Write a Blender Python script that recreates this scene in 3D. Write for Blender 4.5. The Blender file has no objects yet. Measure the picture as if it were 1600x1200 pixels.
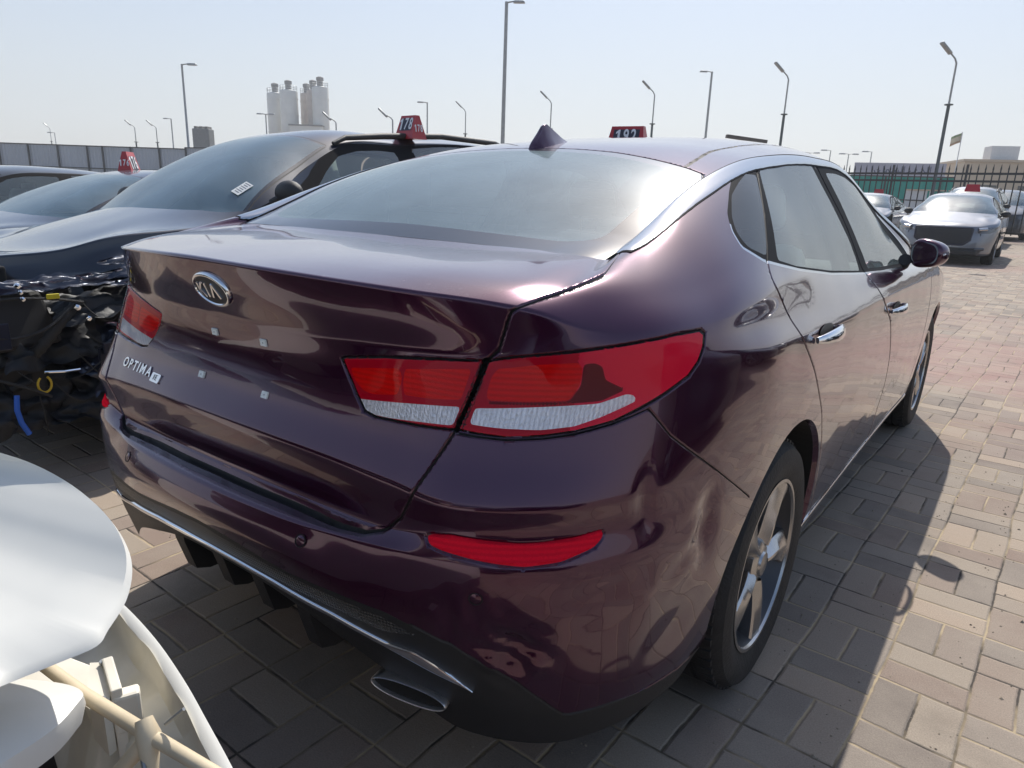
import bpy, bmesh, math, random
import numpy as np
from mathutils import Vector, Matrix, noise
S=bpy.context.scene
COL=S.collection
random.seed(7)
# ---------------------------------------------------------------- camera
cam=bpy.data.cameras.new("camera");camo=bpy.data.objects.new("camera",cam);COL.objects.link(camo);S.camera=camo
cam.sensor_width=36.0;cam.lens=36.0*1107/1600;cam.clip_start=.02;cam.clip_end=3000
def _cam():
    yaw,p,ro=[math.radians(a) for a in (-35.86,15.53,2.03)]
    f=Vector((math.sin(yaw)*math.cos(p),math.cos(yaw)*math.cos(p),-math.sin(p)))
    r=Vector((math.cos(yaw),-math.sin(yaw),0));u=r.cross(f)
    r,u=r*math.cos(ro)+u*math.sin(ro),-r*math.sin(ro)+u*math.cos(ro)
    m=Matrix((r,u,-f)).transposed().to_4x4();m.translation=Vector((1.328,-.663,1.263));return m
camo.matrix_world=_cam()
S.render.resolution_x=1024;S.render.resolution_y=768
# ---------------------------------------------------------------- daylight
SUN_EL=math.radians(49.6);SUN_AZ=math.radians(-19.9)      # azimuth from +Y towards +X
w=bpy.data.worlds.new("World");S.world=w;w.use_nodes=True
nt=w.node_tree;bg=nt.nodes['Background'];sky=nt.nodes.new('ShaderNodeTexSky')
sky.sky_type='NISHITA';sky.sun_disc=False;sky.sun_elevation=SUN_EL;sky.sun_rotation=SUN_AZ
sky.altitude=0;sky.air_density=1.0;sky.dust_density=1.5;sky.ozone_density=1.0
# pale desert haze: whitens the sky towards the horizon
_tc=nt.nodes.new('ShaderNodeTexCoord');_sx=nt.nodes.new('ShaderNodeSeparateXYZ');nt.links.new(_tc.outputs['Generated'],_sx.inputs[0])
_rp=nt.nodes.new('ShaderNodeValToRGB');nt.links.new(_sx.outputs['Z'],_rp.inputs[0]);_rp.color_ramp.interpolation='B_SPLINE'
_e=_rp.color_ramp.elements;_e[0].position=0;_e[0].color=(.88,.88,.88,1);_e[1].position=1;_e[1].color=(.0,.0,.0,1)
_x=_e.new(.18);_x.color=(.74,.74,.74,1);_x=_e.new(.42);_x.color=(.50,.50,.50,1);_x=_e.new(.7);_x.color=(.10,.10,.10,1)
_mx=nt.nodes.new('ShaderNodeMix');_mx.data_type='RGBA';nt.links.new(_rp.outputs[0],_mx.inputs['Factor']);nt.links.new(sky.outputs[0],_mx.inputs['A'])
_rc=nt.nodes.new('ShaderNodeValToRGB');nt.links.new(_sx.outputs['Z'],_rc.inputs[0]);_f=_rc.color_ramp.elements
_f[0].position=0;_f[0].color=(5.3,5.35,5.2,1);_f[1].position=.5;_f[1].color=(2.9,4.0,6.0,1)
nt.links.new(_rc.outputs[0],_mx.inputs['B'])
nt.links.new(_mx.outputs['Result'],bg.inputs[0]);bg.inputs[1].default_value=.118
sl=bpy.data.lights.new("sun",'SUN');sl.energy=3.9;sl.angle=math.radians(.53);sl.color=(1,.955,.88)
so=bpy.data.objects.new("sun",sl);COL.objects.link(so)
sd=Vector((math.sin(SUN_AZ)*math.cos(SUN_EL),math.cos(SUN_AZ)*math.cos(SUN_EL),math.sin(SUN_EL)))
so.rotation_euler=sd.to_track_quat('Z','Y').to_euler()
S.view_settings.view_transform='Standard';S.view_settings.look='None';S.view_settings.exposure=0.32;S.view_settings.gamma=1
S.render.engine='CYCLES'
try: S.cycles.max_bounces=10;S.cycles.transparent_max_bounces=16;S.cycles.sample_clamp_indirect=6
except Exception: pass
# ---------------------------------------------------------------- helpers
def tag(o,label=None,cat=None,group=None,kind=None):
    if label:o['label']=label
    if cat:o['category']=cat
    if group:o['group']=group
    if kind:o['kind']=kind
    return o
def empty(name,loc=(0,0,0),rz=0,label=None,cat=None,group=None):
    o=bpy.data.objects.new(name,None);COL.objects.link(o);o.location=loc;o.rotation_euler=(0,0,rz);o.empty_display_size=.1
    return tag(o,label,cat,group)
def mobj(name,me,mats,parent=None):
    o=bpy.data.objects.new(name,me);COL.objects.link(o)
    if mats is not None:
        for m in (mats if isinstance(mats,(list,tuple)) else [mats]): me.materials.append(m)
    if parent is not None:o.parent=parent
    return o
def smooth_mesh(me,ang=None):
    me.polygons.foreach_set('use_smooth',[True]*len(me.polygons))
    if ang is not None:
        try: me.set_sharp_from_angle(angle=math.radians(ang))
        except Exception: pass
def pobj(name,V,F,mats,parent=None,smooth=None,mi=None):
    me=bpy.data.meshes.new(name);me.from_pydata([tuple(v) for v in V],[],[tuple(f) for f in F])
    if mi is not None: me.polygons.foreach_set('material_index',mi)
    if smooth is not None: smooth_mesh(me,smooth)
    return mobj(name,me,mats,parent)
class MB:
    """collects simple solids into one mesh"""
    def __init__(s): s.V=[];s.F=[];s.M=[];s.mi=0
    def add(s,V,F,T=None):
        n=len(s.V)
        s.V+= [tuple(T@Vector(v)) if T is not None else tuple(v) for v in V]
        s.F+=[tuple(i+n for i in f) for f in F];s.M+=[s.mi]*len(F);return s
    def box(s,c,d,T=None,rz=0,taper=1.0,bev=0.0):
        x,y,z=d[0]/2,d[1]/2,d[2]/2
        if bev>0:
            bm=bmesh.new();bmesh.ops.create_cube(bm,size=1)
            for v in bm.verts:
                k=taper if v.co.z>0 else 1
                v.co=Vector((v.co.x*d[0]*k,v.co.y*d[1]*k,v.co.z*d[2]))
            bmesh.ops.bevel(bm,geom=bm.edges[:],offset=bev,segments=2,profile=.5,affect='EDGES')
            bm.verts.ensure_lookup_table()
            V=[v.co.copy() for v in bm.verts];F=[[v.index for v in f.verts] for f in bm.faces];bm.free()
        else:
            V=[(sx*x*(taper if sz>0 else 1),sy*y*(taper if sz>0 else 1),sz*z) for sz in(-1,1) for sy in(-1,1) for sx in(-1,1)]
            F=[(0,2,3,1),(4,5,7,6),(0,1,5,4),(2,6,7,3),(0,4,6,2),(1,3,7,5)]
        L=Matrix.Translation(c)@Matrix.Rotation(rz,4,'Z')
        return s.add(V,F,(T@L) if T is not None else L)
    def tube(s,pts,r,n=8,cap=True,T=None):
        pts=[Vector(p) for p in pts];rr=r if isinstance(r,(list,tuple)) else [r]*len(pts)
        V=[];F=[];prev=None
        for i,p in enumerate(pts):
            d=(pts[min(i+1,len(pts)-1)]-pts[max(i-1,0)]).normalized()
            a=prev-d*prev.dot(d) if prev is not None else (Vector((0,0,1)).cross(d) if abs(d.z)<.95 else Vector((1,0,0)).cross(d))
            a.normalize();prev=a;b=d.cross(a)
            for k in range(n):
                t=2*math.pi*k/n;V.append(p+(a*math.cos(t)+b*math.sin(t))*rr[i])
        for i in range(len(pts)-1):
            for k in range(n):
                F.append((i*n+k,i*n+(k+1)%n,(i+1)*n+(k+1)%n,(i+1)*n+k))
        if cap: F.append(tuple(range(n))[::-1]);F.append(tuple((len(pts)-1)*n+k for k in range(n)))
        return s.add(V,F,T)
    def lathe(s,prof,n=32,T=None,cap=False):
        """prof: (r,h) pairs, about local Z"""
        V=[];F=[]
        for r,h in prof:
            for k in range(n):
                t=2*math.pi*k/n;V.append((r*math.cos(t),r*math.sin(t),h))
        for i in range(len(prof)-1):
            for k in range(n): F.append((i*n+k,i*n+(k+1)%n,(i+1)*n+(k+1)%n,(i+1)*n+k))
        if cap: F.append(tuple(range(n))[::-1]);F.append(tuple((len(prof)-1)*n+k for k in range(n)))
        return s.add(V,F,T)
    def prism(s,poly,h0,h1,T=None,taper=1.0):
        """poly (x,y) ccw extruded h0..h1 along local z"""
        n=len(poly);cx=sum(p[0] for p in poly)/n;cy=sum(p[1] for p in poly)/n
        V=[(p[0],p[1],h0) for p in poly]+[(cx+(p[0]-cx)*taper,cy+(p[1]-cy)*taper,h1) for p in poly]
        F=[tuple(range(n))[::-1],tuple(range(n,2*n))]+[(i,(i+1)%n,n+(i+1)%n,n+i) for i in range(n)]
        return s.add(V,F,T)
    def build(s,name,mats,parent=None,smooth=None):
        return pobj(name,s.V,s.F,mats,parent,smooth,s.M if isinstance(mats,(list,tuple)) else None)
def copy_tree(o,parent=None):
    c=o.copy();COL.objects.link(c)
    if parent is not None: c.parent=parent
    for ch in list(o.children): copy_tree(ch,c)
    return c
def frame(loc,x,y,z):
    m=Matrix((Vector(x).normalized(),Vector(y).normalized(),Vector(z).normalized())).transposed().to_4x4();m.translation=Vector(loc);return m
# ---------------------------------------------------------------- materials
MT={}
def node_mat(name):
    m=bpy.data.materials.new(name);m.use_nodes=True;MT[name]=m
    return m,m.node_tree,m.node_tree.nodes['Principled BSDF']
def setp(b,**k):
    names={'base':'Base Color','metal':'Metallic','rough':'Roughness','ior':'IOR','coat':'Coat Weight','coatr':'Coat Roughness','coati':'Coat IOR','spec':'Specular IOR Level','trans':'Transmission Weight','alpha':'Alpha','sheen':'Sheen Weight','emit':'Emission Color','emits':'Emission Strength'}
    for a,v in k.items():
        s=b.inputs[names[a]]
        s.default_value=(*v,1) if isinstance(v,(tuple,list)) and len(v)==3 else v
def pmat(name,base,rough=.5,metal=0,bump=0,bscale=60,var=0,vscale=8,**k):
    m,nt,b=node_mat(name);setp(b,base=base,rough=rough,metal=metal,**k)
    if bump or var:
        tc=nt.nodes.new('ShaderNodeTexCoord')
    if bump:
        n=nt.nodes.new('ShaderNodeTexNoise');n.inputs['Scale'].default_value=bscale;n.inputs['Detail'].default_value=4
        bp=nt.nodes.new('ShaderNodeBump');bp.inputs['Strength'].default_value=bump;bp.inputs['Distance'].default_value=.01
        nt.links.new(tc.outputs['Object'],n.inputs['Vector']);nt.links.new(n.outputs['Fac'],bp.inputs['Height']);nt.links.new(bp.outputs[0],b.inputs['Normal'])
    if var:
        n=nt.nodes.new('ShaderNodeTexNoise');n.inputs['Scale'].default_value=vscale;n.inputs['Detail'].default_value=6
        r=nt.nodes.new('ShaderNodeValToRGB');r.color_ramp.elements[0].position=.3;r.color_ramp.elements[1].position=.7
        r.color_ramp.elements[0].color=(*[c*(1-var) for c in base],1);r.color_ramp.elements[1].color=(*[min(1,c*(1+var)) for c in base],1)
        nt.links.new(tc.outputs['Object'],n.inputs['Vector']);nt.links.new(n.outputs['Fac'],r.inputs[0]);nt.links.new(r.outputs[0],b.inputs['Base Color'])
    return m
def paint(name,base,flake=.65,rough=.38,dust=.25,coati=1.65,filmcol=(.55,.46,.38)):
    """metallic car paint under clear coat, with a thin film of dust lying on upward faces"""
    m,nt,b=node_mat(name);L=nt.links.new;N=nt.nodes.new
    setp(b,base=base,rough=rough,metal=flake,coat=1.0,coatr=.025,coati=coati)
    tc=N('ShaderNodeTexCoord')
    fl=N('ShaderNodeTexNoise');fl.inputs['Scale'].default_value=900;fl.inputs['Detail'].default_value=1
    mr=N('ShaderNodeMapRange');mr.inputs['To Min'].default_value=rough-.06;mr.inputs['To Max'].default_value=rough+.06
    L(tc.outputs['Object'],fl.inputs['Vector']);L(fl.outputs['Fac'],mr.inputs['Value']);L(mr.outputs[0],b.inputs['Roughness'])
    # faint orange peel in the coat
    op=N('ShaderNodeTexNoise');op.inputs['Scale'].default_value=55;op.inputs['Detail'].default_value=2
    bp=N('ShaderNodeBump');bp.inputs['Strength'].default_value=.04;bp.inputs['Distance'].default_value=.001
    L(tc.outputs['Object'],op.inputs['Vector']);L(op.outputs['Fac'],bp.inputs['Height']);L(bp.outputs[0],b.inputs['Coat Normal'])
    # dust
    g=N('ShaderNodeNewGeometry');sx=N('ShaderNodeSeparateXYZ');L(g.outputs['Normal'],sx.inputs[0])
    up=N('ShaderNodeMapRange');up.inputs['From Min'].default_value=.84;up.inputs['From Max'].default_value=.95;up.inputs['To Max'].default_value=dust;L(sx.outputs['Z'],up.inputs['Value'])
    dn=N('ShaderNodeTexNoise');dn.inputs['Scale'].default_value=5;dn.inputs['Detail'].default_value=8;dn.inputs['Roughness'].default_value=.65;L(tc.outputs['Object'],dn.inputs['Vector'])
    dr=N('ShaderNodeMapRange');dr.inputs['From Min'].default_value=.3;dr.inputs['From Max'].default_value=.75;dr.inputs['To Min'].default_value=.55;dr.inputs['To Max'].default_value=1.2;L(dn.outputs['Fac'],dr.inputs['Value'])
    vo=N('ShaderNodeTexVoronoi');vo.inputs['Scale'].default_value=38;L(tc.outputs['Object'],vo.inputs['Vector'])
    vr=N('ShaderNodeMapRange');vr.inputs['From Min'].default_value=.10;vr.inputs['From Max'].default_value=.22;vr.inputs['To Min'].default_value=1.7;vr.inputs['To Max'].default_value=1.0;L(vo.outputs['Distance'],vr.inputs['Value'])
    m0=N('ShaderNodeMath');m0.operation='MULTIPLY';L(dr.outputs[0],m0.inputs[0]);L(vr.outputs[0],m0.inputs[1])
    mu=N('ShaderNodeMath');mu.operation='MULTIPLY';L(up.outputs[0],mu.inputs[0]);L(m0.outputs[0],mu.inputs[1])
    d=N('ShaderNodeBsdfDiffuse');d.inputs['Color'].default_value=(*filmcol,1)
    mx=N('ShaderNodeMixShader');L(mu.outputs[0],mx.inputs[0]);L(b.outputs[0],mx.inputs[1]);L(d.outputs[0],mx.inputs[2])
    L(mx.outputs[0],nt.nodes['Material Output'].inputs[0]);return m
def glassmat(name,tint=(.45,.62,.58),dust=.05,ior=1.6,rough=0.0,filmcol=(.75,.78,.74)):  # dust film; its pale tint also paints in the reflected sky
    m,nt,b=node_mat(name);L=nt.links.new;N=nt.nodes.new;nt.nodes.remove(b)
    t=N('ShaderNodeBsdfTransparent');t.inputs[0].default_value=(*tint,1)
    g=N('ShaderNodeBsdfGlossy');g.inputs['Roughness'].default_value=rough
    f=N('ShaderNodeFresnel');f.inputs['IOR'].default_value=ior
    m1=N('ShaderNodeMixShader');L(f.outputs[0],m1.inputs[0]);L(t.outputs[0],m1.inputs[1]);L(g.outputs[0],m1.inputs[2])
    d=N('ShaderNodeBsdfDiffuse');d.inputs[0].default_value=(*filmcol,1)
    g2=N('ShaderNodeBsdfGlossy');g2.inputs['Roughness'].default_value=.22;g2.inputs[0].default_value=(.8,.8,.8,1)
    m3=N('ShaderNodeMixShader');m3.inputs[0].default_value=.45;L(d.outputs[0],m3.inputs[1]);L(g2.outputs[0],m3.inputs[2])
    m2=N('ShaderNodeMixShader');L(m1.outputs[0],m2.inputs[1]);L(m3.outputs[0],m2.inputs[2])
    tc=N('ShaderNodeTexCoord');n=N('ShaderNodeTexNoise');n.inputs['Scale'].default_value=6;n.inputs['Detail'].default_value=7
    r=N('ShaderNodeMapRange');r.inputs['From Min'].default_value=.3;r.inputs['From Max'].default_value=.75;r.inputs['To Min'].default_value=dust*.85;r.inputs['To Max'].default_value=dust*1.15
    L(tc.outputs['Object'],n.inputs['Vector']);L(n.outputs['Fac'],r.inputs['Value']);L(r.outputs[0],m2.inputs[0])
    L(m2.outputs[0],nt.nodes['Material Output'].inputs[0]);return m
def lens(name,base,pattern=None,rough=.25,scale=(60,60),metal=0,emit=0):
    """lamp cover: smooth clear coat over a moulded, ribbed reflector"""
    m,nt,b=node_mat(name);L=nt.links.new;N=nt.nodes.new
    setp(b,base=base,rough=rough,metal=metal,spec=.0)
    if pattern:
        uv=N('ShaderNodeUVMap');uv.uv_map='az';mp=N('ShaderNodeMapping');mp.inputs['Scale'].default_value=(scale[0],scale[1],1)
        L(uv.outputs[0],mp.inputs['Vector'])
        if pattern=='rib':
            wv=N('ShaderNodeTexWave');wv.inputs['Scale'].default_value=1;wv.inputs['Distortion'].default_value=1.5;wv.inputs['Detail'].default_value=1;L(mp.outputs[0],wv.inputs['Vector']);h=wv.outputs['Fac']
        else:
            ck=N('ShaderNodeTexVoronoi');ck.inputs['Scale'].default_value=1;L(mp.outputs[0],ck.inputs['Vector']);h=ck.outputs['Distance']
        if pattern in('clear','cell'):
            w2=N('ShaderNodeTexWave');w2.inputs['Scale'].default_value=1.0;w2.bands_direction='X' if pattern=='clear' else 'Y';w2.inputs['Distortion'].default_value=.6
            m2=N('ShaderNodeMapping');m2.inputs['Scale'].default_value=(34,34,1);L(uv.outputs[0],m2.inputs['Vector']);L(m2.outputs[0],w2.inputs['Vector'])
            ml=N('ShaderNodeMath');ml.operation='MULTIPLY';L(w2.outputs['Fac'],ml.inputs[0]);L(h,ml.inputs[1])
            cr=N('ShaderNodeValToRGB');L(ml.outputs[0],cr.inputs[0]);e=cr.color_ramp.elements
            lo=.78 if pattern=='clear' else .85
            e[0].position=.05;e[0].color=(*[c*lo for c in base],1);e[1].position=.45;e[1].color=(*base,1);L(cr.outputs[0],b.inputs['Base Color'])  # darker and brighter ribs painted into the colour for prism sparkle
        bp=N('ShaderNodeBump');bp.inputs['Strength'].default_value=.4 if pattern=='clear' else .30;bp.inputs['Distance'].default_value=.003
        L(h,bp.inputs['Height']);L(bp.outputs[0],b.inputs['Normal'])
    return m
paint('maroon_paint',(.056,.0062,.034),.60,.18,.14,1.53,(.42,.37,.42))
paint('black_paint',(.010,.011,.015),.3,.35,.16,1.5,(.34,.38,.44))
paint('navy_paint',(.008,.011,.024),.15,.30,.11,1.5,(.34,.38,.44))
paint('silver_paint',(.17,.18,.205),.75,.38,.12)
paint('white_paint',(.66,.66,.63),.0,.35,.05,1.45)
pmat('wreck_white',(.68,.67,.62),.38,spec=.4,var=.05,vscale=7,bump=.05,bscale=5)
paint('grey_paint',(.16,.17,.18),.7,.38,.2)
pmat('black_plastic',(.018,.018,.019),.5,bump=.25,bscale=900)
pmat('frame_black',(.016,.016,.018),.6,spec=.05)
pmat('gap_black',(.006,.006,.006),.7)
pmat('dark_liner',(.012,.012,.012),.85)
pmat('chrome',(.82,.83,.85),.06,1.0)
pmat('tip_chrome',(.88,.88,.90),.30,1.0)
pmat('satin_chrome',(.55,.57,.60),.16,1.0)
pmat('rubber',(.022,.021,.020),.72,bump=.3,bscale=120,var=.35,vscale=15)
pmat('alloy',(.50,.49,.48),.27,1.0,var=.08,vscale=25)
pmat('alloy_grey',(.10,.10,.105),.4,.7)
pmat('brake_steel',(.25,.22,.2),.4,.9)
pmat('interior_grey',(.34,.33,.31),.8,var=.12)
pmat('interior_dark',(.035,.035,.038),.75)
pmat('seat_cloth',(.42,.40,.36),.85,bump=.3,bscale=200)
pmat('film_wrap',(.72,.85,.78),.25,spec=.8,bump=1.0,bscale=16)
pmat('red_board',(.42,.012,.018),.45,coat=.4)
pmat('number_white',(.8,.8,.8),.5)
pmat('number_dark',(.03,.03,.05),.5)
pmat('steel_pole',(.30,.31,.31),.45,.6,var=.15)
pmat('dark_pole',(.06,.075,.075),.5,.4)
lens('lamp_red',(.97,.018,.070),rough=.35)
lens('lamp_red_panel',(1.0,.010,.008),'cell',scale=(420,420),rough=.2)
lens('lamp_dark',(.19,.004,.012),rough=.3)
lens('lamp_rim',(.62,.004,.025),rough=.4)
lens('lamp_clear',(1,1,1),'clear',scale=(420,170),rough=.25,metal=.5)
lens('reflector_red',(.85,.012,.035),'cell',scale=(400,400))
pmat('head_lamp',(.07,.075,.085),.12,.3,coat=1)
glassmat('rear_glass',(.50,.68,.66),.36,1.75,0,(.50,.68,.71))
glassmat('lamp_cover',(1,.97,.97),.0,1.33)
glassmat('screen_glass',(.34,.55,.58),.32,1.7,0,(.36,.56,.66))  # teal film: dust and painted sky reflection in one colour
glassmat('side_glass',(.78,.90,.86),.15,1.75,0,(.66,.80,.78))
glassmat('privacy_glass',(.10,.13,.14),.05,1.55)
# ---------------------------------------------------------------- sedan body surface (numpy)
import numpy as np
SIDE = {  # row -> (x, z) on the flank
 0:(.862,.205),1:(.897,.265),2:(.908,.335),3:(.920,.45),4:(.929,.57),5:(.931,.64),6:(.931,.715),7:(.929,.79),8:(.924,.86),9:(.914,.925),10:(.888,.972)}
def flank(y, belt, g12, g13, arc, dx=0.0, cz=0.0, lift=0.0):
    c=[(SIDE[i][0]+dx*(1 if i<9 else .6), y, SIDE[i][1]+(lift if i<2 else 0)+(cz*(i/9.0)**2 if i<=9 else cz)) for i in range(11)]
    c.append((belt[0],y,belt[1]))
    c+= [g12,g13,arc]
    return c
COLS=[
 [(0,.115,.442),(0,.090,.470),(0,.062,.545),(0,.050,.600),(0,.072,.645),(0,.138,.662),(0,.120,.775),(0,.160,.835),(0,.180,.925),(0,.168,.985),(0,.138,1.045),(0,.115,1.107),(0,.22,1.117),(0,.44,1.130),(0,.622,1.1345)],
 [(.16,.118,.436),(.16,.092,.466),(.16,.065,.543),(.16,.053,.598),(.16,.076,.645),(.16,.139,.662),(.16,.122,.773),(.16,.161,.835),(.16,.181,.925),(.16,.171,.984),(.16,.142,1.044),(.16,.119,1.105),(.16,.222,1.116),(.16,.44,1.129),(.16,.621,1.1345)],
 [(.32,.130,.402),(.32,.104,.445),(.32,.078,.53),(.32,.067,.590),(.32,.089,.645),(.32,.144,.661),(.32,.130,.768),(.32,.167,.833),(.32,.187,.925),(.32,.183,.983),(.32,.162,1.042),(.32,.145,1.099),(.32,.235,1.113),(.32,.445,1.128),(.318,.618,1.1345)],
 [(.48,.160,.345),(.48,.136,.41),(.48,.110,.51),(.48,.103,.58),(.485,.117,.645),(.485,.148,.668),(.487,.140,.758),(.487,.178,.83),(.487,.207,.926),(.487,.220,.983),(.488,.203,1.038),(.488,.192,1.089),(.485,.26,1.106),(.48,.455,1.124),(.475,.612,1.134)],
 [(.60,.205,.265),(.61,.180,.36),(.612,.158,.47),(.612,.147,.56),(.612,.146,.642),(.612,.166,.694),(.612,.153,.748),(.612,.193,.82),(.612,.240,.93),(.610,.258,.984),(.606,.255,1.032),(.600,.250,1.079),(.61,.305,1.094),(.603,.455,1.117),(.585,.605,1.132)],
 [(.674,.244,.250),(.688,.222,.338),(.688,.202,.46),(.690,.189,.555),(.692,.185,.640),(.688,.209,.696),(.691,.196,.748),(.685,.238,.825),(.68,.283,.93),(.676,.296,.986),(.672,.298,1.025),(.668,.296,1.066),(.665,.36,1.088),(.655,.48,1.111),(.625,.615,1.128)],
 [(.750,.306,.240),(.760,.290,.322),(.762,.272,.45),(.765,.258,.555),(.769,.254,.640),(.760,.278,.697),(.765,.263,.749),(.756,.305,.828),(.748,.345,.93),(.744,.356,.992),(.745,.362,1.014),(.745,.372,1.034),(.715,.43,1.088),(.677,.545,1.126),(.630,.700,1.155)],
 [(.819,.420,.240),(.829,.408,.318),(.836,.39,.45),(.840,.375,.555),(.843,.374,.643),(.834,.391,.699),(.840,.382,.752),(.832,.415,.83),(.824,.450,.93),(.820,.462,.992),(.820,.470,1.012),(.819,.485,1.030),(.768,.54,1.088),(.695,.66,1.148),(.628,.80,1.193)],
 [(.862,.586,.243),(.874,.578,.318),(.884,.56,.45),(.890,.55,.56),(.892,.553,.64),(.892,.558,.69),(.890,.563,.742),(.886,.58,.83),(.880,.605,.92),(.875,.615,.978),(.868,.625,1.007),(.860,.640,1.033),(.805,.69,1.095),(.72,.79,1.175),(.623,.935,1.246)],
 flank(.80,(0.874,1.050),(0.815,.86,1.125),(0.730,.96,1.21),(.618,1.12,1.302),-.008,.035,.03),
 flank(1.085,(0.859,1.075),(0.798,1.13,1.165),(0.716,1.21,1.258),(.612,1.34,1.348),0,.02,.0),
 flank(1.45,(0.839,1.068),(0.775,1.49,1.170),(0.695,1.55,1.275),(.606,1.66,1.382),-.004,.005),
 flank(2.00,(0.837,1.032),(0.768,2.02,1.150),(0.690,2.06,1.275),(.604,2.14,1.400),-.008,0),
 flank(2.60,(0.837,1.004),(0.770,2.60,1.120),(0.697,2.61,1.245),(.612,2.64,1.372),-.008,-.008),
 flank(3.05,(0.834,.988),(0.783,3.03,1.068),(0.729,3.01,1.150),(.668,2.98,1.250),-.006,-.015),
 flank(3.42,(0.832,.972),(0.820,3.43,.998),(0.805,3.46,1.018),(.780,3.46,1.045),-.002,-.02),
 flank(3.68,(0.827,.955),(0.793,3.66,.985),(0.762,3.62,1.003),(.715,3.56,1.035),.0,-.03),
 flank(3.89,(0.820,.935),(0.743,3.84,.972),(0.667,3.75,1.0),(.600,3.63,1.045),.0,-.045),
 flank(4.22,(0.787,.870),(0.658,4.10,.945),(0.547,3.90,.99),(.45,3.70,1.05),-.03,-.125),
]
def nose(x,y,k):
    c=[];zt=k[0][2]-.03
    for i in range(11):
        xx,zz=SIDE[i]
        c.append((x*(xx/.93)**.5,y-(.07 if i<1 else .0)-.0011*i*i,.205+(zz-.205)*(zt-.205)/(.972-.205)))
    c.append(k[0]);return c+list(k[1:])
COLS+=[
 nose(.81,4.47,[(.74,4.38,.835),(.56,4.24,.905),(.41,4.04,.97),(.30,3.73,1.055)]),
 nose(.66,4.68,[(.60,4.56,.80),(.42,4.36,.885),(.28,4.08,.965),(.18,3.745,1.058)]),
 nose(.36,4.81,[(.34,4.69,.785),(.22,4.42,.878),(.15,4.10,.964),(.08,3.75,1.06)]),
 nose(.0,4.855,[(0,4.735,.78),(0,4.44,.876),(0,4.11,.964),(0,3.75,1.06)]),
]
NC=len(COLS);NR=15
# crease weights per row as (column, weight) tables
CRK={4:[(0,.9),(2,.9),(3,.6),(4,.6),(7,.6),(8,.1),(9,0)],5:[(0,.9),(3,.7),(4,.2),(8,0)],6:[(0,.85),(3,.9),(7,.9),(8,.5),(9,0)],7:[(0,.3),(3,.2),(5,0)],
     9:[(0,.75),(3,.7),(4,.3),(6,.0),(8,.2),(9,.5),(15,.5),(18,0)],11:[(0,.97),(4,.95),(5,.8),(6,.55),(7,.35),(8,.3),(9,.5),(10,.8),(15,.8),(17,.3),(19,.2)],
     1:[(0,.5),(3,.8),(8,.8),(9,.3),(22,.3)]}
def crease(row):
    w=np.zeros(NC)
    if row in CRK:
        t=CRK[row];w=np.interp(np.arange(NC),[a for a,b in t],[b for a,b in t])
    return w
def hermite(P,cw,nsub,endzero=(False,False)):
    """P (n,...,3) control rows; cw (n,...) crease weights; chord-length Hermite; returns dense"""
    n=P.shape[0];seg=P[1:]-P[:-1];h=np.linalg.norm(seg,axis=-1,keepdims=True)+1e-9
    s=seg/h
    mL=np.empty_like(P);mR=np.empty_like(P)      # tangent arriving / leaving (per unit chord)
    sm=np.empty_like(P);sm[1:-1]=(s[:-1]*h[1:]+s[1:]*h[:-1])/(h[1:]+h[:-1])
    sm[0]=1.5*s[0]-.5*sm[1];sm[-1]=1.5*s[-1]-.5*sm[-2]
    if endzero[0]: sm[0]=s[0]*[1,0,0]
    if endzero[1]: sm[-1]=s[-1]*[1,0,0]
    c=cw[...,None]
    mL[:]=sm;mR[:]=sm
    mL[1:]=sm[1:]*(1-c[1:])+s*c[1:];mR[:-1]=sm[:-1]*(1-c[:-1])+s*c[:-1]
    out=[]
    for i in range(n-1):
        k=nsub[i]
        for j in range(k):
            t=j/k;a=2*t**3-3*t**2+1;b=t**3-2*t**2+t;d=-2*t**3+3*t**2;e=t**3-t**2
            out.append(a*P[i]+b*h[i]*mR[i]+d*P[i+1]+e*h[i]*mL[i+1])
    out.append(P[-1]);return np.array(out)
def body_grid(csub=10,rsub=5):
    P=np.array(COLS,float)                       # (NC,NR,3)
    W=np.stack([crease(r) for r in range(NR)],1) # (NC,NR)
    cs=[csub]*(NC-1)
    A=hermite(P,np.zeros((NC,NR)),cs,(True,True))
    Wd=np.stack([np.interp(np.arange(A.shape[0])/csub,np.arange(NC),W[:,r]) for r in range(NR)],1)
    B=hermite(A.transpose(1,0,2),Wd.T,[rsub]*(NR-1))   # (rows,cols,3)
    # arclength a along the row-4 plan for every column
    pl=A[:,4,:2];a=np.concatenate([[0],np.cumsum(np.linalg.norm(pl[1:]-pl[:-1],axis=1))])
    return B,a

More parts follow.
